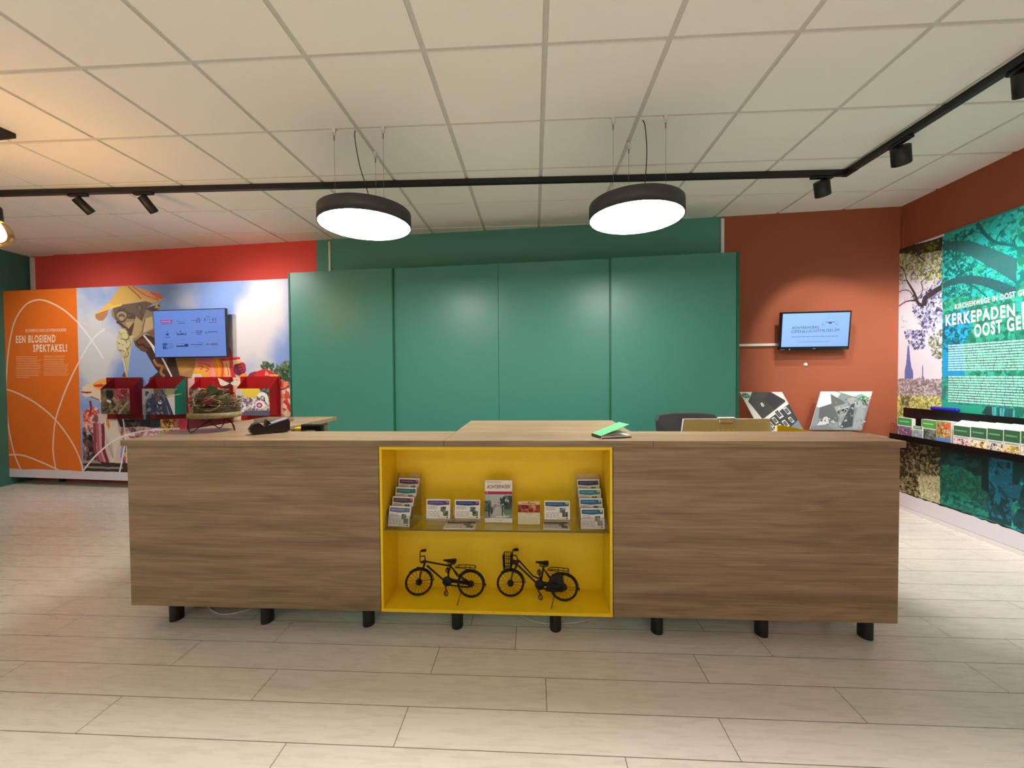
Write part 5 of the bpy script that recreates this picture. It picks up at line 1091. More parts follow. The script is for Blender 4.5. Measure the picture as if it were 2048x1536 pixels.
# butterfly
bx, by, bz = Cx+.145, Cy-.06, ZT+.142
bf = MB(); bf.tube([(bx, by-.012, bz-.012), (bx, by, bz), (bx+.002, by+.01, bz+.010)], [.0015, .003, .0015], 7); body = bf.build('butterfly', M['twig'], ar, label='pale butterfly')
for sgn, P in ((-1, [(0, 0), (-.03, .012), (-.062, .028), (-.083, .036), (-.070, .014), (-.062, .002), (-.052, -.012), (-.034, -.018), (-.012, -.012)]), (1, [(0, 0), (.022, .018), (.040, .016), (.058, .010), (.053, -.002), (.056, -.012), (.038, -.018), (.02, -.013), (.008, -.008)])):
    b = MB(); b.prism(P, 'z', -.0005, .0005, 0, Matrix.Translation((bx+.003*sgn, by, bz)) @ Matrix.Rotation(1.15, 4, 'X')); b.build('wing', M['wing'], body)
b = MB()
for i in range(16):
    a = rng.uniform(3.4, 6.0); r = .085; x, y = Cx-.01+r*1.15*math.cos(a), Cy+r*.9*math.sin(a)
    b.lathe([(.001, -.006), (.0065, -.003), (.0075, .001), (.004, .006), (.0005, .007)], 10, 0, Matrix.Translation((x, y, ZT+rng.uniform(.008, .03))))
b.build('dried_petals', M['twig2'], ar)['kind'] = 'stuff'

# payment terminal
tm = thing('payment_terminal', 'black and slate card payment terminal on the counter, its paper slot facing forward', 'payment terminal', (0, 0, 0))
b = MB(); prof = [(-.095, .006), (-.092, .020), (-.07, .036), (-.02, .046), (.088, .076), (.097, .060), (.096, .010), (.08, .004), (-.08, .004)]
b.prism(prof, 'x', -.036, .036); b.build('body', M['blackgloss'], tm)
b = MB(); b.prism([(-.016, .0475), (-.010, .0530), (.086, .0825), (.094, .0800), (.0985, .064), (.0885, .0765)], 'x', -.0345, .0345); b.build('keypad_cover', M['copper'], tm)
b = MB(); b.prism([(-.100, .012), (-.103, .03), (-.085, .058), (-.06, .066), (-.042, .052), (-.03, .036), (-.06, .03)], 'x', -.034, .034); b.prism([(-.03, .036), (-.018, .078), (.002, .058), (.01, .050)], 'x', -.033, .033); b.build('paper_slot', M['blackgloss'], tm)
for x in (-.028, .028):
    for y in (-.07, .07): b = MB(); b.lathe([(.008, 0), (.008, .004)], 14, 0, Matrix.Translation((x, y, 0))); b.build('foot', M['black'], tm)
b = MB(); b.tube([(.02, .096, .014), (.03, .125, .008), (.05, .15, .004), (.08, .17, .004)], .002, 6); b.build('cable', M['blackgloss'], tm)
_c = at_z(540, 866, TOP); tm.location = (_c.x, _c.y, TOP+.0003); tm.rotation_euler = (0, 0, -.80)
# clear tray behind it
tr = thing('acrylic_tray', 'shallow clear acrylic tray on the side counter behind the payment terminal', 'tray', (-1.70, 2.7, TOP))
b = MB(); _c = at_z(535, 846, TOP); x0, x1, y0, y1 = _c.x-.1, _c.x+.1, _c.y, _c.y+.15; z = TOP+.0005
b.box(x0, x1, y0, y1, z, z+.003); b.build('base', M['acrylic'], tr)
for q in ((x0, x1, y0, y0+.003), (x0, x1, y1-.003, y1), (x0, x0+.003, y0+.0031, y1-.0031), (x1-.003, x1, y0+.0031, y1-.0031)): b = MB(); b.box(*q, z+.0031, z+.03); b.build('rim', M['acrylic'], tr)
# till with customer display
pl = at_y(600.5, 850, 2.56); pr = at_y(642, 850, 2.56)
px_ = (pl.x+pr.x)/2
til = thing('till_display', 'small black customer display showing white maker lettering, behind the counter on the left', 'till', (-1.33, 2.7, .74))
b = MB(); b.box(px_-.09, px_+.09, 2.66, 2.82, .7405, .80, bev=.01); b.build('base', M['blackgloss'], til)
b = MB(); b.lathe([(.016, .8005), (.014, .93)], 18, 0, Matrix.Translation((px_, 2.7, 0))); b.tube([(px_, 2.7, .92), (px_, 2.6015, .96)], .012, 10); b.build('pole', M['blackgloss'], til)
b = MB(); b.box(pl.x, pr.x, 2.56, 2.60, .94, pl.z+.003, bev=.006); hd = b.build('display_head', M['blackgloss'], til)
A = Art(Frame((pl.x, 2.5595, .94), (1, 0, 0))); A.uvmode(); wd = pr.x-pl.x; zt = pl.z-.94
A.text('SHARP', (wd*.3, zt-.040), (wd*.72, zt-.040), (wd*.3, zt-.0325), (226, 226, 226), .02); A.build('lettering', hd)
ye = thing('yellow_note_pad', 'small yellow pad peeping over the counter edge beside the black customer display', 'note pad', (-1.47, 2.6, .74))
b = MB(); b.box(-1.568, -1.525, 2.58, 2.62, .7405, 1.005, bev=.002); b.build('pad', M['yellow_folder'], ye); b = MB(); b.box(-1.567, -1.526, 2.6203, 2.624, .7405, 1.0, ); b.build('backing', M['paper'], ye)

# notebook with raised mint cover
nb = thing('notebook', 'half open notebook with a mint green cover and white ribbon on the counter', 'notebook', (0, 0, 0))
b = MB(); b.box(-.085, .085, -.055, .055, .0005, .003); b.build('back_cover', M['blackgloss'], nb)
b = MB()
for k in range(4): b.box(-.081, .083-k*.001, -.053, .053, .0035+k*.0022, .0055+k*.0022, 0)
b.build('pages', M['paper'], nb)
b = MB(); b.box(0, .165, -.055, .055, -.0008, .0008, 0, Matrix.Translation((-.085, 0, .0135)) @ Matrix.Rotation(-.33, 4, 'Y')); b.build('front_cover', M['green_cover'], nb)
b = MB(); b.box(0, .14, -.05, .05, -.0006, .0006, 0, Matrix.Translation((-.080, 0, .0128)) @ Matrix.Rotation(-.1, 4, 'Y')); b.build('lifted_page', M['paper'], nb)
b = MB(); b.box(-.0868, -.0852, -.055, .055, .0004, .0142); b.build('spine', M['blackgloss'], nb)
b = MB(); b.tube([(-.08, -.05, .012), (-.082, -.058, .008), (-.09, -.066, .0018), (-.115, -.070, .0016), (-.135, -.075, .0016)], .0014, 6); b.build('ribbon', M['white'], nb)
nb.location = (.40, 2.135, TOP+.0003); nb.rotation_euler = (0, 0, .28)

# monitor seen from behind, with webcam
mo = thing('monitor', 'computer monitor seen from behind with a gold tinted back, beside the grey chair', 'monitor', (1.33, 2.6, .74))
a_ = at_y(1366, 839, 2.55); c_ = at_y(1541, 839.5, 2.55); zt = a_.z+.001
b = MB(); X = Matrix.Translation(((a_.x+c_.x)/2, 2.55, 0)); hw = (c_.x-a_.x)/2
b.prism([(-hw+.004, zt), (-hw-.03, zt-.27), (hw+.03, zt-.27), (hw-.004, zt)], 'y', 0, .012, 0, X); b.build('back_shell', M['gold'], mo)
b = MB(); b.prism([(-hw+.003, zt+.003), (-hw-.034, zt-.274), (-hw-.031, zt-.274), (-hw+.0065, zt+.0003), (hw-.0065, zt+.0003), (hw+.031, zt-.274), (hw+.034, zt-.274), (hw-.003, zt+.003)], 'y', -.001, .014, 0, X); b.build('bright_edge', M['white_gloss'], mo)
b = MB(); b.box(-.04, .04, .02, .05, .7505, zt-.15, 0, X); b.box(-.11, .11, -.07, .11, .7405, .75, 0, X, bev=.003); b.build('stand', M['black'], mo)
A = Art(Frame(X @ Vector((0, -.0006, 0)), (1, 0, 0))); A.uvmode(); lx = at_y(1432, 855, 2.55).x-X.translation.x; lr = at_y(1474, 855, 2.55).x-X.translation.x
A.text('acer', (lx, zt-.076), (lr, zt-.076), (lx, zt-.050), (246, 220, 120), .02); A.build('lettering', mo, M['gprint'])
wx = at_y(1453, 835, 2.54).x
wc = thing('webcam', 'small silver webcam clipped on the top edge of the gold backed monitor', 'webcam', (wx, 2.54, zt+.0035))
b = MB(); b.box(wx-.048, wx+.048, 2.53, 2.556, zt+.0035, zt+.0135, bev=.003); b.build('body', M['white_gloss'], wc)
b = MB(); b.box(wx-.042, wx+.042, 2.5335, 2.5465, zt-.02, zt+.003, bev=.002); b.build('clip', M['gold'], wc)
# chair
ch = thing('office_chair', 'dark grey office chair with rounded backrest behind the monitor', 'chair', (1.2, 3.15, 0))
pa = at_y(1310.5, 862, 3.18); pb_ = at_y(1432, 862, 3.18); zc = at_y(1370, 825.5, 3.18).z; cxm = (pa.x+pb_.x)/2; hw = (pb_.x-pa.x)/2
b = MB(); P = []
for i in range(21):
    t = -1+i/10; P.append((t*hw, zc-.016*abs(t)**2.2 if abs(t) < .9 else zc-.013-(abs(t)-.9)*.42))
P = [(-hw*.86, zc-.42)]+P+[(hw*.86, zc-.42), (hw*.7, zc-.47), (-hw*.7, zc-.47)]
N_ = len(P); vs = []
for (d, k) in ((0, .985), (.012, 1), (.05, 1), (.062, .985)):
    zm = zc-.2; vs += [(cxm+p[0]*k, 3.18+d+.05*(p[0]/hw)**2*-1, zm+(p[1]-zm)*k) for p in P]
fs = []
for r in range(3):
    for i in range(N_): fs.append((r*N_+i, r*N_+(i+1) % N_, (r+1)*N_+(i+1) % N_, (r+1)*N_+i))
fs += [tuple(range(N_-1, -1, -1)), tuple(3*N_+i for i in range(N_))]
b.add(vs, fs, 0, False); b.build('backrest', M['chair'], ch)
b = MB(); b.box(cxm-.23, cxm+.23, 2.74, 3.16, .43, .50, bev=.03); b.build('seat', M['chair'], ch)
b = MB(); b.tube([(cxm, 3.0, .429), (cxm, 3.0, .10)], .025, 16); b.build('gas_column', M['black'], ch)
b = MB(); b.tube([(cxm, 3.05, .415), (cxm, 3.27, .42), (cxm, 3.275, zc-.35)], .018, 10); b.build('back_bracket', M['black'], ch)
for k in range(5):
    a = k*2*math.pi/5+.3; e = (cxm+.29*math.cos(a), 3.0+.29*math.sin(a))
    b = MB(); b.tube([(cxm+.02*math.cos(a), 3.0+.02*math.sin(a), .10), (e[0], e[1], .075)], [.022, .014], 8); lg = b.build('leg', M['black'], ch)
    b = MB(); b.tube([(e[0]-.012, e[1], .028), (e[0]+.012, e[1], .028)], .028, 14); b.build('caster', M['black'], lg)
# yellow folder
a_ = at_y(1555, 850, 2.5); c_ = at_y(1630, 862, 2.5)
yf = thing('yellow_folder', 'bright yellow sloping folder peeping over the counter right of the monitor', 'folder', (1.58, 2.5, .74))
b = MB(); b.prism([(a_.x, .7405), (c_.x+.1, .7405), (c_.x+.02, a_.z-.045), (a_.x+.06, a_.z-.008), (a_.x, a_.z)], 'y', 2.5, 2.512); b.build('front_cover', M['yellow_folder'], yf)
b = MB(); b.prism([(a_.x+.002, .7405), (c_.x+.098, .7405), (c_.x+.0, a_.z-.05), (a_.x+.002, a_.z-.006)], 'y', 2.5125, 2.53); b.build('papers', M['paper'], yf)

# ================================================================ niche: leaflets and holders on the glass shelf
SZ = SHZ+.0006
PUR1, BLU1, TEA1, NAV1 = (86, 60, 110), (60, 70, 150), (40, 120, 130), (30, 60, 110)
def leaflet_art(A, Wd, Hh, col, badge=(200, 90, 110), pics=True):
    A.conv = lambda p: (p[0]*Wd, p[1]*Hh)
    A.rect(0, 0, 1, 1, (226, 224, 218)); A.poly([(.04, .72), (.5, .68), (.96, .72), (.96, .93), (.04, .93)], col); A.words(.12, .7, .8, .045, tuple(min(255, c+60) for c in col)); A.ell(.88, .88, .06, .08, badge, 12)
    for i in range(3): A.words(.06, .42+.06*(i % 2), .62-i*.06, .025, (130, 130, 134))
    for r in range(4): A.words(.06, .58, .34-r*.075, .03, (140, 138, 134), 1.4)
    if pics:
        A.rect(.6, .36, .82, .62, (110, 126, 120)); A.scatter([(.6, .36), (.82, .36), (.82, .62), (.6, .62)], 14, (Wd*.02, Wd*.05), [(80, 100, 80), (150, 160, 160), (60, 70, 66)])
        A.rect(.7, .14, .92, .4, (90, 110, 76)); A.scatter([(.7, .14), (.92, .14), (.92, .4), (.7, .4)], 14, (Wd*.02, Wd*.05), [(70, 90, 50), (130, 140, 96), (50, 60, 40)])
    A.words(.5, .8, .05, .02, (150, 150, 150)); A.ell(.88, .07, .035, .045, (50, 70, 90), 10)
def card(label, base, Wd, Hh, lean, rotz, col, thick=.006, badge=(200, 90, 110), art=None, group='leaflets on the glass shelf', name='leaflet', cat='leaflet'):
    """a leaning printed card; base = centre of its lower edge"""
    U = Vector((math.cos(rotz), math.sin(rotz), 0)); Nn = Vector((math.sin(rotz), -math.cos(rotz), 0)); V = Vector((0, 0, 1))*math.cos(lean)-Nn*math.sin(lean)
    O = Vector(base)-U*Wd/2+Vector((0, 0, thick*math.sin(lean)*0+.0003)); g = Frame(O, U, V)
    t = thing(name, label, cat, tuple(base), group)
    b = MB(); b.box(0, Wd, 0, Hh, -thick, -.0002, 0, g.M()); b.build('pages', M['paper'], t)
    A = Art(g); (art or (lambda A, w_, h_: leaflet_art(A, w_, h_, col, badge)))(A, Wd, Hh); A.build('printed_cover', t, M['gprint'])
    return t
def px_at(px, py, z=SZ): return at_z(px, py, z)
def tier_holder(label, corners, cols, badges, flip, labels):
    """clear four-tier stand; each tier is a leaning pocket with one stack of leaflets"""
    (xa_, ya_), (xb_, yb_) = corners   # front-centre foot, back-centre foot on the shelf
    F = Vector((xa_, ya_, 0)); Bk = Vector((xb_, yb_, 0)); dr = (Bk-F); D = dr.length; dr.normalize(); rot = math.atan2(-dr.x, dr.y)*.6
    U = Vector((math.cos(rot), math.sin(rot), 0)); Nn = Vector((math.sin(rot), -math.cos(rot), 0))
    t = thing('leaflet_holder', label, 'leaflet holder', (xa_, ya_, SZ), 'clear tiered holders on the glass shelf')
    Wd, Hh = .117, .100
    for i in range(4):
        s_ = i/3; c = F+dr*D*s_; z0 = SZ+.0075+.040*i
        V = Vector((0, 0, 1))*math.cos(.22)-Nn*math.sin(.22)
        g = Frame(c-U*(Wd/2+.004)+Vector((0, 0, z0)), U, V)
        b = MB(); b.box(0, Wd+.008, -.002, Hh*.55, .0035, .005, 0, g.M()); b.box(0, Wd+.008, -.0035, -.002, -.010, .005, 0, g.M()); b.build('pocket_front', M['acrylic'], t)
        lf = thing('leaflet', labels[i], 'leaflet', tuple(g.w(Wd/2, 0)), 'leaflets in the clear tiered holders')
        g2 = Frame(g.w(.004, 0, 0), g.U, g.V); b = MB(); b.box(0, Wd, 0, Hh, -.008, -.0002, 0, g2.M()); b.build('pages', M['paper'], lf)
        A = Art(g2); leaflet_art(A, Wd, Hh, cols[i], badges[i]); A.build('printed_cover', lf, M['gprint'])
    # stepped side cheeks and the tall back
    for sgn in (-1, 1):
        P = []; hz = SZ+.0005
        off = U*(Wd/2+.0065)*sgn
        vs = []
        prof = [(-.012, 0), (D+.030, 0), (D+.045, .25), (D+.02, .25), (D*.8, .17), (D*.45, .125), (.01, .085), (-.012, .05)]
        X = Matrix(((dr.x, 0, U.x, (F+off).x), (dr.y, 0, U.y, (F+off).y), (0, 1, 0, hz), (0, 0, 0, 1)))
        b = MB(); b.prism(prof, 'z', -.001, .001, 0, X); b.build('side_cheek', M['acrylic'], t)
    g = Frame(Bk+dr*.016-U*(Wd/2+.004)+Vector((0, 0, SZ+.0008)), U, Vector((0, 0, 1))*math.cos(.08)-Nn*math.sin(.08)); b = MB(); b.box(0, Wd+.008, 0, .252, -.001, .001, 0, g.M()); b.build('back_panel', M['acrylic'], t)
fL = px_at(801, 1055.5); fR = px_at(1184, 1060)
PK = (200, 90, 110); LG = (150, 190, 90)
tier_holder('clear tiered leaflet holder at the left end of the glass shelf', ((-.700, 2.047), (-.683, 2.150)), [(96, 110, 140), (76, 64, 84), (46, 110, 116), (82, 56, 84)], [(120, 130, 140), PK, TEA1, PK], 0,
    ['lowest leaflet stack with grey blue banner in the left clear holder', 'leaflet stack with grey purple banner, second from below in the left holder', 'leaflet stack with teal banner, third from below in the left holder', 'topmost leaflet stack with dark purple banner in the left holder'])
tier_holder('clear tiered leaflet holder at the right end of the glass shelf', ((.291, 2.047), (.284, 2.150)), [(36, 92, 130), (34, 100, 150), (40, 120, 140), (40, 56, 90)], [LG, LG, LG, (70, 80, 100)], 1,
    ['lowest leaflet stack with mid blue banner in the right clear holder', 'leaflet stack with glinting blue banner, second from below in the right holder', 'leaflet stack with sea blue banner, third from below in the right holder', 'topmost leaflet stack with navy banner in the right holder'])
def stood(label, pxl, pxr, pyb, pyt, col, badge, rot=0, lean=.2, thick=.012, Y=None, art=None, name='leaflet', cat='leaflet', z=SZ):
    a = at_z(pxl, pyb, z); 
    if Y: a = at_y(pxl, pyb, Y)
    yb = a.y; bx = at_y(pxr, pyb, yb); Wd = bx.x-a.x; top_ = at_y(pxl, pyt, yb+.02); Hh = (top_.z-z)/math.cos(lean)
    return card(label, ((a.x+bx.x)/2, yb, z+thick*math.sin(lean)), Wd, Hh, lean, rot, col, thick, badge, art, name=name, cat=cat)
# clear little stands carry the pair left of the magazine (they stand higher)
def easel(label, pxl, pxr, py0, py1, Y):
    a = at_y(pxl, py0, Y); c = at_y(pxr, py0, Y); z1 = at_y(pxl, py1, Y).z
    t = thing('display_block', label, 'display stand', ((a.x+c.x)/2, Y+.03, SZ), 'clear blocks under the leaflets')
    b = MB(); b.box(a.x, c.x, Y-.004, Y+.045, SZ, z1-.0005); b.build('block', M['acrylic'], t)
    b = MB(); b.box(a.x, c.x, Y+.046, Y+.048, SZ, z1+.05); b.build('back_rest', M['acrylic'], t)
    return z1
z1 = easel('clear block under the purple bannered leaflet with two overlapping photos', 852, 905, 1057, 1037.5, 2.10)
stood('upright leaflet with violet banner and two green photos, beside the left clear holder', 852.5, 900, 1037.5, 998, (72, 60, 120), PK, lean=.12, Y=2.10, z=z1)
z2 = easel('clear block under the glinting blue bannered leaflet left of the magazine', 908, 962, 1057, 1037.5, 2.10)
stood('upright leaflet with glinting dark blue banner, just left of the magazine', 909.5, 960, 1037.5, 999, (40, 50, 110), PK, lean=.12, Y=2.10, z=z2)
def lying(label, pts, col, group='leaflets lying on the glass shelf'):
    P = [at_z(x, y, SZ+.005) for x, y in pts]   # bl, br, tr, tl
    P = [Vector((p.x, p.y, 0)) for p in P]; U = (P[1]-P[0]); Wd = U.length; V = (P[3]-P[0]); V = V-U*(V.dot(U)/U.length_squared); Hh = min(V.length, .10)
    g = Frame(P[0]+Vector((0, 0, SZ+.005)), U, V); t = thing('leaflet', label, 'leaflet', tuple(g.w(Wd/2, Hh/2, -.0045)), group)
    b = MB(); b.box(0, Wd, 0, Hh, -.0045, -.0002, 0, g.M()); b.build('pages', M['paper'], t)
    A = Art(g); leaflet_art(A, Wd, Hh, col); A.build('printed_cover', t, M['gprint'])
lying('leaflet with dark purple banner lying flat on the shelf in front of the magazine', [(886, 1056.5), (950, 1057), (954, 1042), (893, 1041)], (86, 50, 70))
def mag(A, w_, h_):
    A.conv = lambda p: (p[0]*w_, p[1]*h_); A.rect(0, 0, 1, 1, (232, 228, 222)); A.rect(0, .66, 1, .735, (160, 40, 84)); A.ell(.08, .7, .035, .02, (220, 130, 160))
    A.rect(0, .1, 1, .655, (170, 182, 180)); A.poly([(0, .35), (.35, .42), (.6, .4), (1, .34), (1, .1), (0, .1)], (132, 140, 136)); A.poly([(.4, .38), (.55, .38), (.8, .1), (.2, .1)], (176, 178, 176)); A.poly([(.6, .3), (1, .34), (1, .2), (.75, .18)], (96, 126, 104))
    A.scatter([(.55, .38), (1, .3), (1, .62), (.7, .64), (.58, .5)], 60, (w_*.03, w_*.08), [(56, 76, 72), (40, 56, 56), (80, 100, 92)]); A.scatter([(0, .25), (.2, .25), (.22, .52), (0, .5)], 30, (w_*.03, w_*.07), [(80, 100, 90), (60, 78, 74)]); A.scatter([(.2, .36), (.58, .36), (.5, .48), (.25, .46)], 30, (w_*.02, w_*.04), [(190, 140, 130), (206, 190, 190), (120, 120, 120)])
    A.rect(.13, .14, .18, .4, (40, 46, 50)); A.ell(.16, .41, .035, .02, (50, 50, 50)); A.poly([(.22, .2), (.28, .2), (.3, .32), (.21, .32)], (50, 54, 60)); A.ell(.255, .34, .03, .018, (60, 56, 56)); A.rect(.62, .16, .66, .35, (48, 56, 60)); A.poly([(.4, .12), (.9, .14), (.9, .16), (.4, .14)], (226, 226, 226))
    A.rect(0, 0, 1, .1, (230, 228, 224)); A.curve([(.36, .05), (.45, .07), (.55, .045), (.66, .06)], .0012, (90, 90, 90)); A.words(.08, .6, .95, .012, (170, 168, 164))
    A.text('ACHTERHOEK', (.06, .80), (.93, .815), (.085, .885), (120, 30, 40), .01)
stood('tall magazine with wine red stripe and a street scene cover, centre of the shelf', 969.5, 1024.5, 1045.5, 962, PUR1, PK, lean=.12, thick=.02, art=mag, name='magazine', cat='magazine')
# little dispenser with a tan box of cards
def tan(A, w_, h_):
    A.conv = lambda p: (p[0]*w_, p[1]*h_); A.rect(0, 0, 1, 1, (214, 206, 176)); A.rect(.0, .52, 1, .86, (150, 60, 34)); A.scatter([(0, .54), (1, .54), (1, .84), (0, .84)], 40, (w_*.03, w_*.09), [(110, 40, 24), (200, 110, 70), (226, 150, 110), (90, 30, 20)]); A.rect(0, .86, 1, 1, (222, 186, 140)); A.words(.2, .8, .9, .03, (110, 80, 50)); A.ell(.5, .95, .04, .02, (90, 60, 40)); A.curve([(.05, .4), (.3, .3), (.3, .1)], .001, (180, 180, 150)); A.curve([(.5, .45), (.6, .3), (.9, .25)], .001, (180, 180, 150)); A.words(.3, .7, .47, .02, (150, 130, 100))
stood('small tan and rust red card pack standing just right of the magazine', 1036, 1080, 1050, 1004, PUR1, PK, lean=.16, thick=.022, art=tan, name='card_pack', cat='card pack')
z3 = easel('clear block under the blue bannered leaflet right of the tan card pack', 1088, 1141, 1058, 1039.5, 2.10)
stood('upright leaflet with steel blue banner, between card pack and right clear holder', 1089, 1140, 1039.5, 1001, (34, 80, 120), LG, lean=.12, Y=2.10, z=z3)
lying('leaflet with grey banner lying flat before the steel blue leaflet', [(1087, 1057.5), (1140, 1058), (1138, 1043), (1090, 1043)], (80, 84, 90))

# ================================================================ model bicycles
def bicycle(lady):
    """built in local metres: x from the front hub backwards, z up from the floor of the niche"""
    t = thing('model_bicycle', '', 'model bicycle')
    k = .000289; R = .074
    def P(zx, zy, y=0): return ((zx-437)*k, y, (1158-zy)*k)
    def wheel(cx, rot=0):
        h = MB(); X = Matrix.Translation((cx, 0, R)) @ Matrix.Rotation(rot, 4, 'Z')
        h.tube([((R-.0062)*math.cos(a), 0, (R-.0062)*math.sin(a)) for a in [6.2832*i/44 for i in range(44)]], .0060, 8, 0, X, closed=True); o = h.build('tyre', M['bike'], t)
        h = MB()
        for i in range(18):
            a = 6.2832*i/18+.1; h.tube([(.010*math.cos(a), .003*(-1)**i, .010*math.sin(a)), (R*.92*math.cos(a), 0, R*.92*math.sin(a))], .0008, 4, 0, X)
        h.build('spokes', M['bike'], o)['kind'] = 'stuff'
        h = MB(); h.lathe([(.004, -.010), (.0150, -.009), (.0165, -.003), (.0165, .003), (.0150, .009), (.004, .010)], 24, 0, X @ Matrix.Rotation(math.pi/2, 4, 'X')); h.build('hub', M['bike'], o)
        return X
    rx = (1415-437)*k; st_ = .30 if not lady else .16; RT = Matrix.Translation(P(556, 408)) @ Matrix.Rotation(st_, 4, 'Z') @ Matrix.Translation(-Vector(P(556, 408)))
    XF = wheel(0, st_); wheel(rx)
    def fender(cx, a0, a1, rot=0, w_=.006):
        h = MB(); X = Matrix.Translation((cx, 0, R)) @ Matrix.Rotation(rot, 4, 'Z'); vs = []; fs = []; n = 20
        for i in range(n+1):
            a = a0+(a1-a0)*i/n; r = R*1.035
            for rr, yy in ((r, -w_), (r*1.03, 0), (r, w_), (r*.985, w_*.8), (r*1.01, 0), (r*.985, -w_*.8)): vs.append((rr*math.cos(a), yy, rr*math.sin(a)))
        for i in range(n):
            for j in range(6): fs.append((i*6+j, i*6+(j+1) % 6, (i+1)*6+(j+1) % 6, (i+1)*6+j))
        fs += [(5, 4, 3, 2, 1, 0), tuple(n*6+j for j in range(6))]; h.add(vs, fs, 0, True, X)
        h.tube([(r*1.0*math.cos(a0 if a0 < 1 else a1), 0, r*math.sin(a0 if a0 < 1 else a1)), (0.004, .008, 0)], .0010, 4, 0, X)
        h.lathe([(.002, -.004), (.003, 0), (.002, .008)], 8, 0, X @ Matrix.Translation((r*1.02*math.cos(a0), 0, r*1.02*math.sin(a0)-.006)))
        h.build('mudguard', M['bike'], t)
    fender(0, .12, 2.3, st_); fender(rx, -.05, 2.6)
    # frame
    if not lady:
        HT, HB, SB, BB, ST = P(560, 510), P(520, 640), P(1010, 560), P(990, 860), P(1040, 560)
        f = MB(); f.tube([HT, P(1040, 582)], .0045, 8); f.tube([P(590, 585), P(900, 845), BB], .0050, 8); f.tube([P(1050, 545), P(1000, 700), BB], .0049, 8)
    else:
        HT, HB, BB = P(590, 470), P(520, 640), P(990, 880)
        f = MB(); f.tube([P(600, 470), P(760, 640), P(860, 740), P(940, 770), P(1000, 775)], .0042, 8); f.tube([P(580, 560), P(760, 720), P(900, 850), BB], .0052, 8); f.tube([P(1050, 550), P(1025, 700), P(1000, 860)], .0049, 8)
    for y in (-.008, .008):
        f.tube([P(1050, 590), P(1160, 740, y), (rx, y, R)], .0032, 6); f.tube([(BB[0], y*.6, BB[2]), (rx, y, R)], .0035, 6)
    f.tube([HT, HB], .0055, 10)
    f.build('frame', M['bike'], t)
    f = MB()
    for y in (-.007, .007): f.tube([(HB[0]+.002, y*.4, HB[2]+.002), (HB[0]-.012, y, HB[2]-.02), XF @ Vector((0, y, 0))], .0032, 6)
    f.tube([(HB[0], -.006, HB[2]), (HB[0], .006, HB[2])], .0058, 8); f.build('fork', M['bike'], t)
    # handlebar: straight bar across, grips pointing back
    f = MB(); y = .070; hx0 = 470 if not lady else 482; jl = 408 if not lady else 378
    f.tube([(HT[0]-.001, 0, HT[2]), P(556, jl+30), P(555, jl+8), P(548, jl), P(hx0+8, jl), P(hx0, jl)], .0030, 8, 0, RT)
    f.tube([P(hx0+30, jl, -y), P(hx0+8, jl, -y), P(hx0, jl, -y+.006), P(hx0, jl, y-.006), P(hx0+8, jl, y), P(hx0+30, jl, y)], .0027, 8, 0, RT); f.build('handlebar', M['bike'], t)
    for sg in (-1, 1):
        f = MB(); f.tube([P(hx0+14, jl, sg*y), P(hx0+20, jl, sg*y), P(hx0+60, jl-2, sg*y), P(hx0+104, jl-4, sg*y), P(hx0+112, jl-4, sg*y)], [.004, .0066, .0074, .0074, .004], 12, 0, RT); f.build('grip', M['bike'], t)
    # front lamp bracket and lamp
    if not lady:
        f = MB(); f.tube([P(400, 640), P(520, 640)], [.0065, .0045], 12); f.build('front_lamp', M['bike'], t)
    # saddle
    def saddle(zx0, zx1, zt, zb):
        f = MB(); vs = []; fs = []; n = 10; L = [(0, .0035), (.12, .006), (.3, .009), (.5, .014), (.7, .022), (.88, .026), (1, .018)]
        for i, (s_, w_) in enumerate(L):
            x = zx0+(zx1-zx0)*s_; hz = (zb-zt)*(.35+.65*min(1, s_*1.2)); zc_ = zt+(1-s_)*14+8
            for j in range(n):
                a = 6.2832*j/n; px = P(x, zc_+hz*.5-hz*.5*math.sin(a)*(1 if math.sin(a) > 0 else .9), w_*math.cos(a)); vs.append(px)
        for i in range(len(L)-1):
            for j in range(n): fs.append((i*n+j, i*n+(j+1) % n, (i+1)*n+(j+1) % n, (i+1)*n+j))
        fs += [tuple(range(n-1, -1, -1)), tuple((len(L)-1)*n+j for j in range(n))]; f.add(vs, fs, 0, True); sd = f.build('saddle', M['bike'], t)
        f = MB()
        for y in (-.008, .008): f.tube([P(zx0+70, zb-5, y), P(zx0+110, zb+30, y*.5), P(1050, zb+30, y*.3), P(zx1-30, zb+20, y), P(zx1-20, zb-5, y)], .0017, 5)
        f.build('saddle_springs', M['bike'], sd)
    saddle(905, 1140, 440, 520); 
    # carrier
    f = MB(); o_ = 0 if not lady else 0
    z1_, z2_ = (575, 600)
    for y in (-.014, .014): f.tube([P(1120, 605, y*.4), P(1185, 577, y), P(1340, 572, y), P(1490, 582, y), P(1503, 592, y), P(1500, 632, y)], .0020, 6)
    for x in (1200, 1320, 1410, 1495): f.tube([P(x, 577, -.014), P(x, 577, .014)], .0016, 5)
    for x in (1320, 1410): f.tube([P(x, 577, -.014), P(x, 640, -.006)], .0019, 5)
    f.tube([P(1130, 610), P(1300, 625), P(1480, 640)], .0017, 5); f.build('luggage_carrier', M['bike'], t)
    # chain case and cranks
    f = MB(); f.lathe([(.004, -.006), (.0245, -.006), (.026, -.003), (.026, .003), (.0245, .006), (.004, .006)], 28, 0, Matrix.Translation((BB[0]-.002, -.012, BB[2]+.003)) @ Matrix.Rotation(math.pi/2, 4, 'X'))
    f.tube([(BB[0], -.012, BB[2]+.020), (rx-.03, -.012, R+.016)], .0038, 6); f.tube([(BB[0], -.012, BB[2]-.016), (rx-.01, -.012, R-.012)], .0038, 6); f.build('chain_case', M['bike'], t)
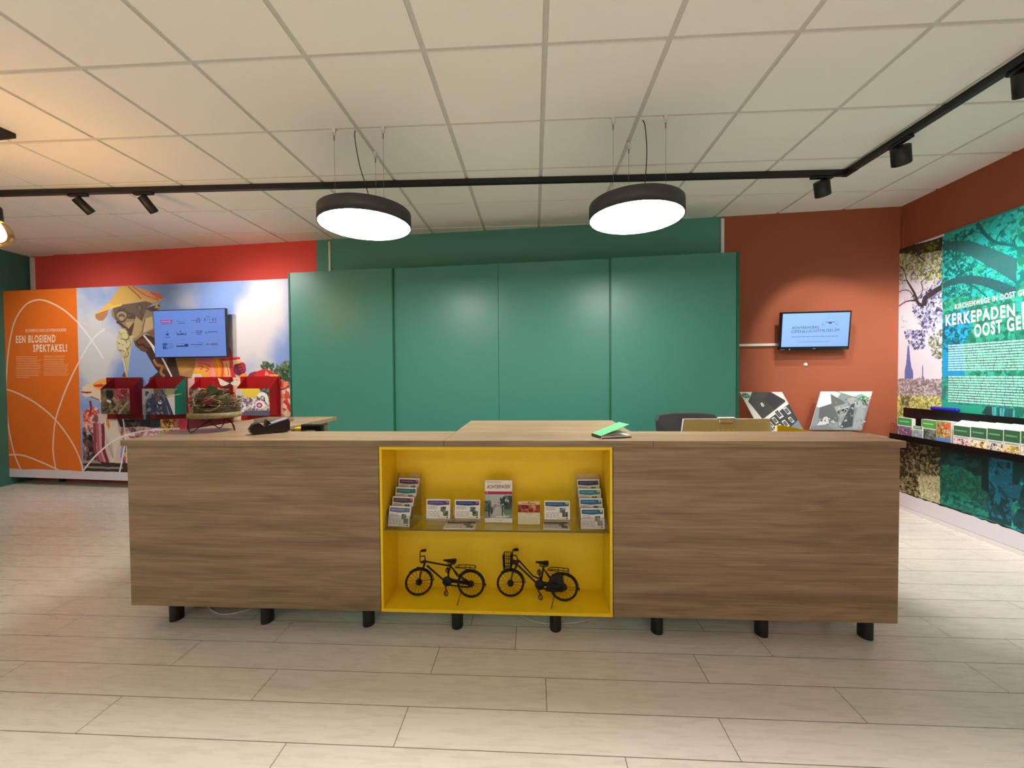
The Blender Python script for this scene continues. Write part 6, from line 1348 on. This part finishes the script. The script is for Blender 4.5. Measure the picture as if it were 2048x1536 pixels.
    f = MB(); f.tube([(BB[0]-.003, -.021, BB[2]), (BB[0]-.010, -.022, BB[2]-.022), P(985, 1020, -.022) if not lady else P(1010, 1040, -.022)], .0035, 7); f.tube([(BB[0], .021, BB[2]), P(962, 640, .021)], .0035, 7); f.tube([(BB[0], -.021, BB[2]), (BB[0], .021, BB[2])], .0043, 8); f.build('crank', M['bike'], t)
    for (x, z, y) in ((975, 1040, -.026), (962, 700, .026)):
        f = MB(); c = Vector(P(x+(25 if lady and y < 0 else 0), z+(20 if lady and y < 0 else 0), y)); w_ = .009; hh = .016
        f.tube([c+Vector(q) for q in ((0, -.004, hh), (w_, -.004, hh*.4), (w_, -.004, -hh*.5), (.002, -.004, -hh), (-w_, -.004, -hh*.4), (-w_, -.004, hh*.4))], .0028, 6, closed=True); f.tube([c+Vector((-.003, -.004, hh*.5)), c+Vector((.002, -.004, -hh*.5))], .0023, 5); f.tube([c+Vector((0, -.004, hh)), c+Vector((0, .006 if y < 0 else -.006, hh*.9))], .0026, 5); f.build('pedal', M['bike'], t)
    f = MB(); kx = 1270 if not lady else 1262; f.tube([P(kx, 950, -.010), (P(kx-55, 0)[0], -.082, .0024)], .0019, 6); f.build('kickstand', M['bike'], t)
    f = MB(); f.lathe([(.002, -.003), (.0045, 0), (.0045, .006), (.002, .008)], 12, 0, Matrix.Translation((rx+R*1.05, 0, R*.95)) @ Matrix.Rotation(.3, 4, 'Y')); f.build('rear_lamp', M['bike'], t)
    if lady:
        # basket
        f = MB(); x0, x1, zt, zb_ = P(312, 0)[0], P(452, 0)[0], P(0, 362)[2], P(0, 625)[2]; yw = .026
        for z, s_ in ((zt, 1), ((zt+zb_)/2, .93), (zb_, .84)):
            xa1, xb1 = x0+(1-s_)*.02, x1; f.tube([(xa1, -yw*s_, z), (xb1, -yw*s_, z), (xb1, yw*s_, z), (xa1, yw*s_, z)], .0020, 5, closed=True)
        for i in range(5):
            u = i/4
            for sg in (-1, 1): f.tube([(x0+(x1-x0)*u, sg*yw, zt), (x0+.0032+(x1-x0-.0032)*u, sg*yw*.84, zb_)], .0019, 5)
        for i in range(1, 6):
            y = -yw+2*yw*i/6; f.tube([(x0, y, zt), (x0+.0032, y*.84, zb_), (x1, y*.84, zb_), (x1, y, zt)], .0017, 5)
        f.box(x1-.002, x1+.034, -.008, .008, P(0, 545)[2], P(0, 470)[2], bev=.002); f.tube([(x1, 0, zb_), (HB[0], 0, HB[2])], .0029, 6); f.build('basket', M['bike'], t)
        # skirt guard
        f = MB(); G = [(1080, 985), (1120, 860), (1200, 700), (1300, 650), (1400, 660), (1410, 800), (1440, 905), (1400, 975), (1250, 990)]
        for y in (-.0095, .0075): f.prism([((q[0]-437)*k, (1158-q[1])*k) for q in G], 'y', y, y+.0016)
        f.build('skirt_guard', M['bike'], t)
    return t
b1 = bicycle(False); b2 = bicycle(True)
tag(b1, 'black miniature bicycle with horizontal top tube, left in the yellow niche', group='model bicycles in the niche')
tag(b2, 'black miniature bicycle with front basket and skirt guard, right in the yellow niche', group='model bicycles in the niche')
h1 = at_y(838.4, 1170.4, 2.145); h2 = at_y(1021, 1165, 2.15)
b1.location = (h1.x, 2.142, NF+.0006); b1.rotation_euler = (0, 0, -.03)
b2.location = (h2.x, 2.150, NF+.0006); b2.rotation_euler = (0, 0, -.11)

# ================================================================ cables under the counter
def ccable(label, pts, y):
    P = [at_z(px, py, .004) for px, py in pts]
    t = [(p.x, p.y, .0045) for p in P]; out = []
    for i in range(len(t)-1):
        p0, p1_, p2_, p3 = [Vector(t[max(0, min(len(t)-1, q))]) for q in (i-1, i, i+1, i+2)]
        for j in range(8):
            q = j/8; out.append(.5*((2*p1_)+(-p0+p2_)*q+(2*p0-5*p1_+4*p2_-p3)*q*q+(-p0+3*p1_-3*p2_+p3)*q**3))
    out.append(Vector(t[-1])); b = MB(); b.tube(out, .0035, 8); o = b.build('floor_cable', M['white']); tag(o, label, 'cable', 'white cables under the counter')
ccable('white cable looping on the floor between the first two feet from the left', [(395, 1190), (412, 1208), (425, 1221), (445, 1228.5), (470, 1226), (500, 1218), (530, 1206)], 2.2)
ccable('white cable on the floor under the yellow niche and the fifth foot', [(1030, 1222), (1046, 1234), (1070, 1243.5), (1090, 1247), (1112, 1247.5), (1150, 1245), (1175, 1240), (1198, 1232), (1220, 1222)], 2.2)
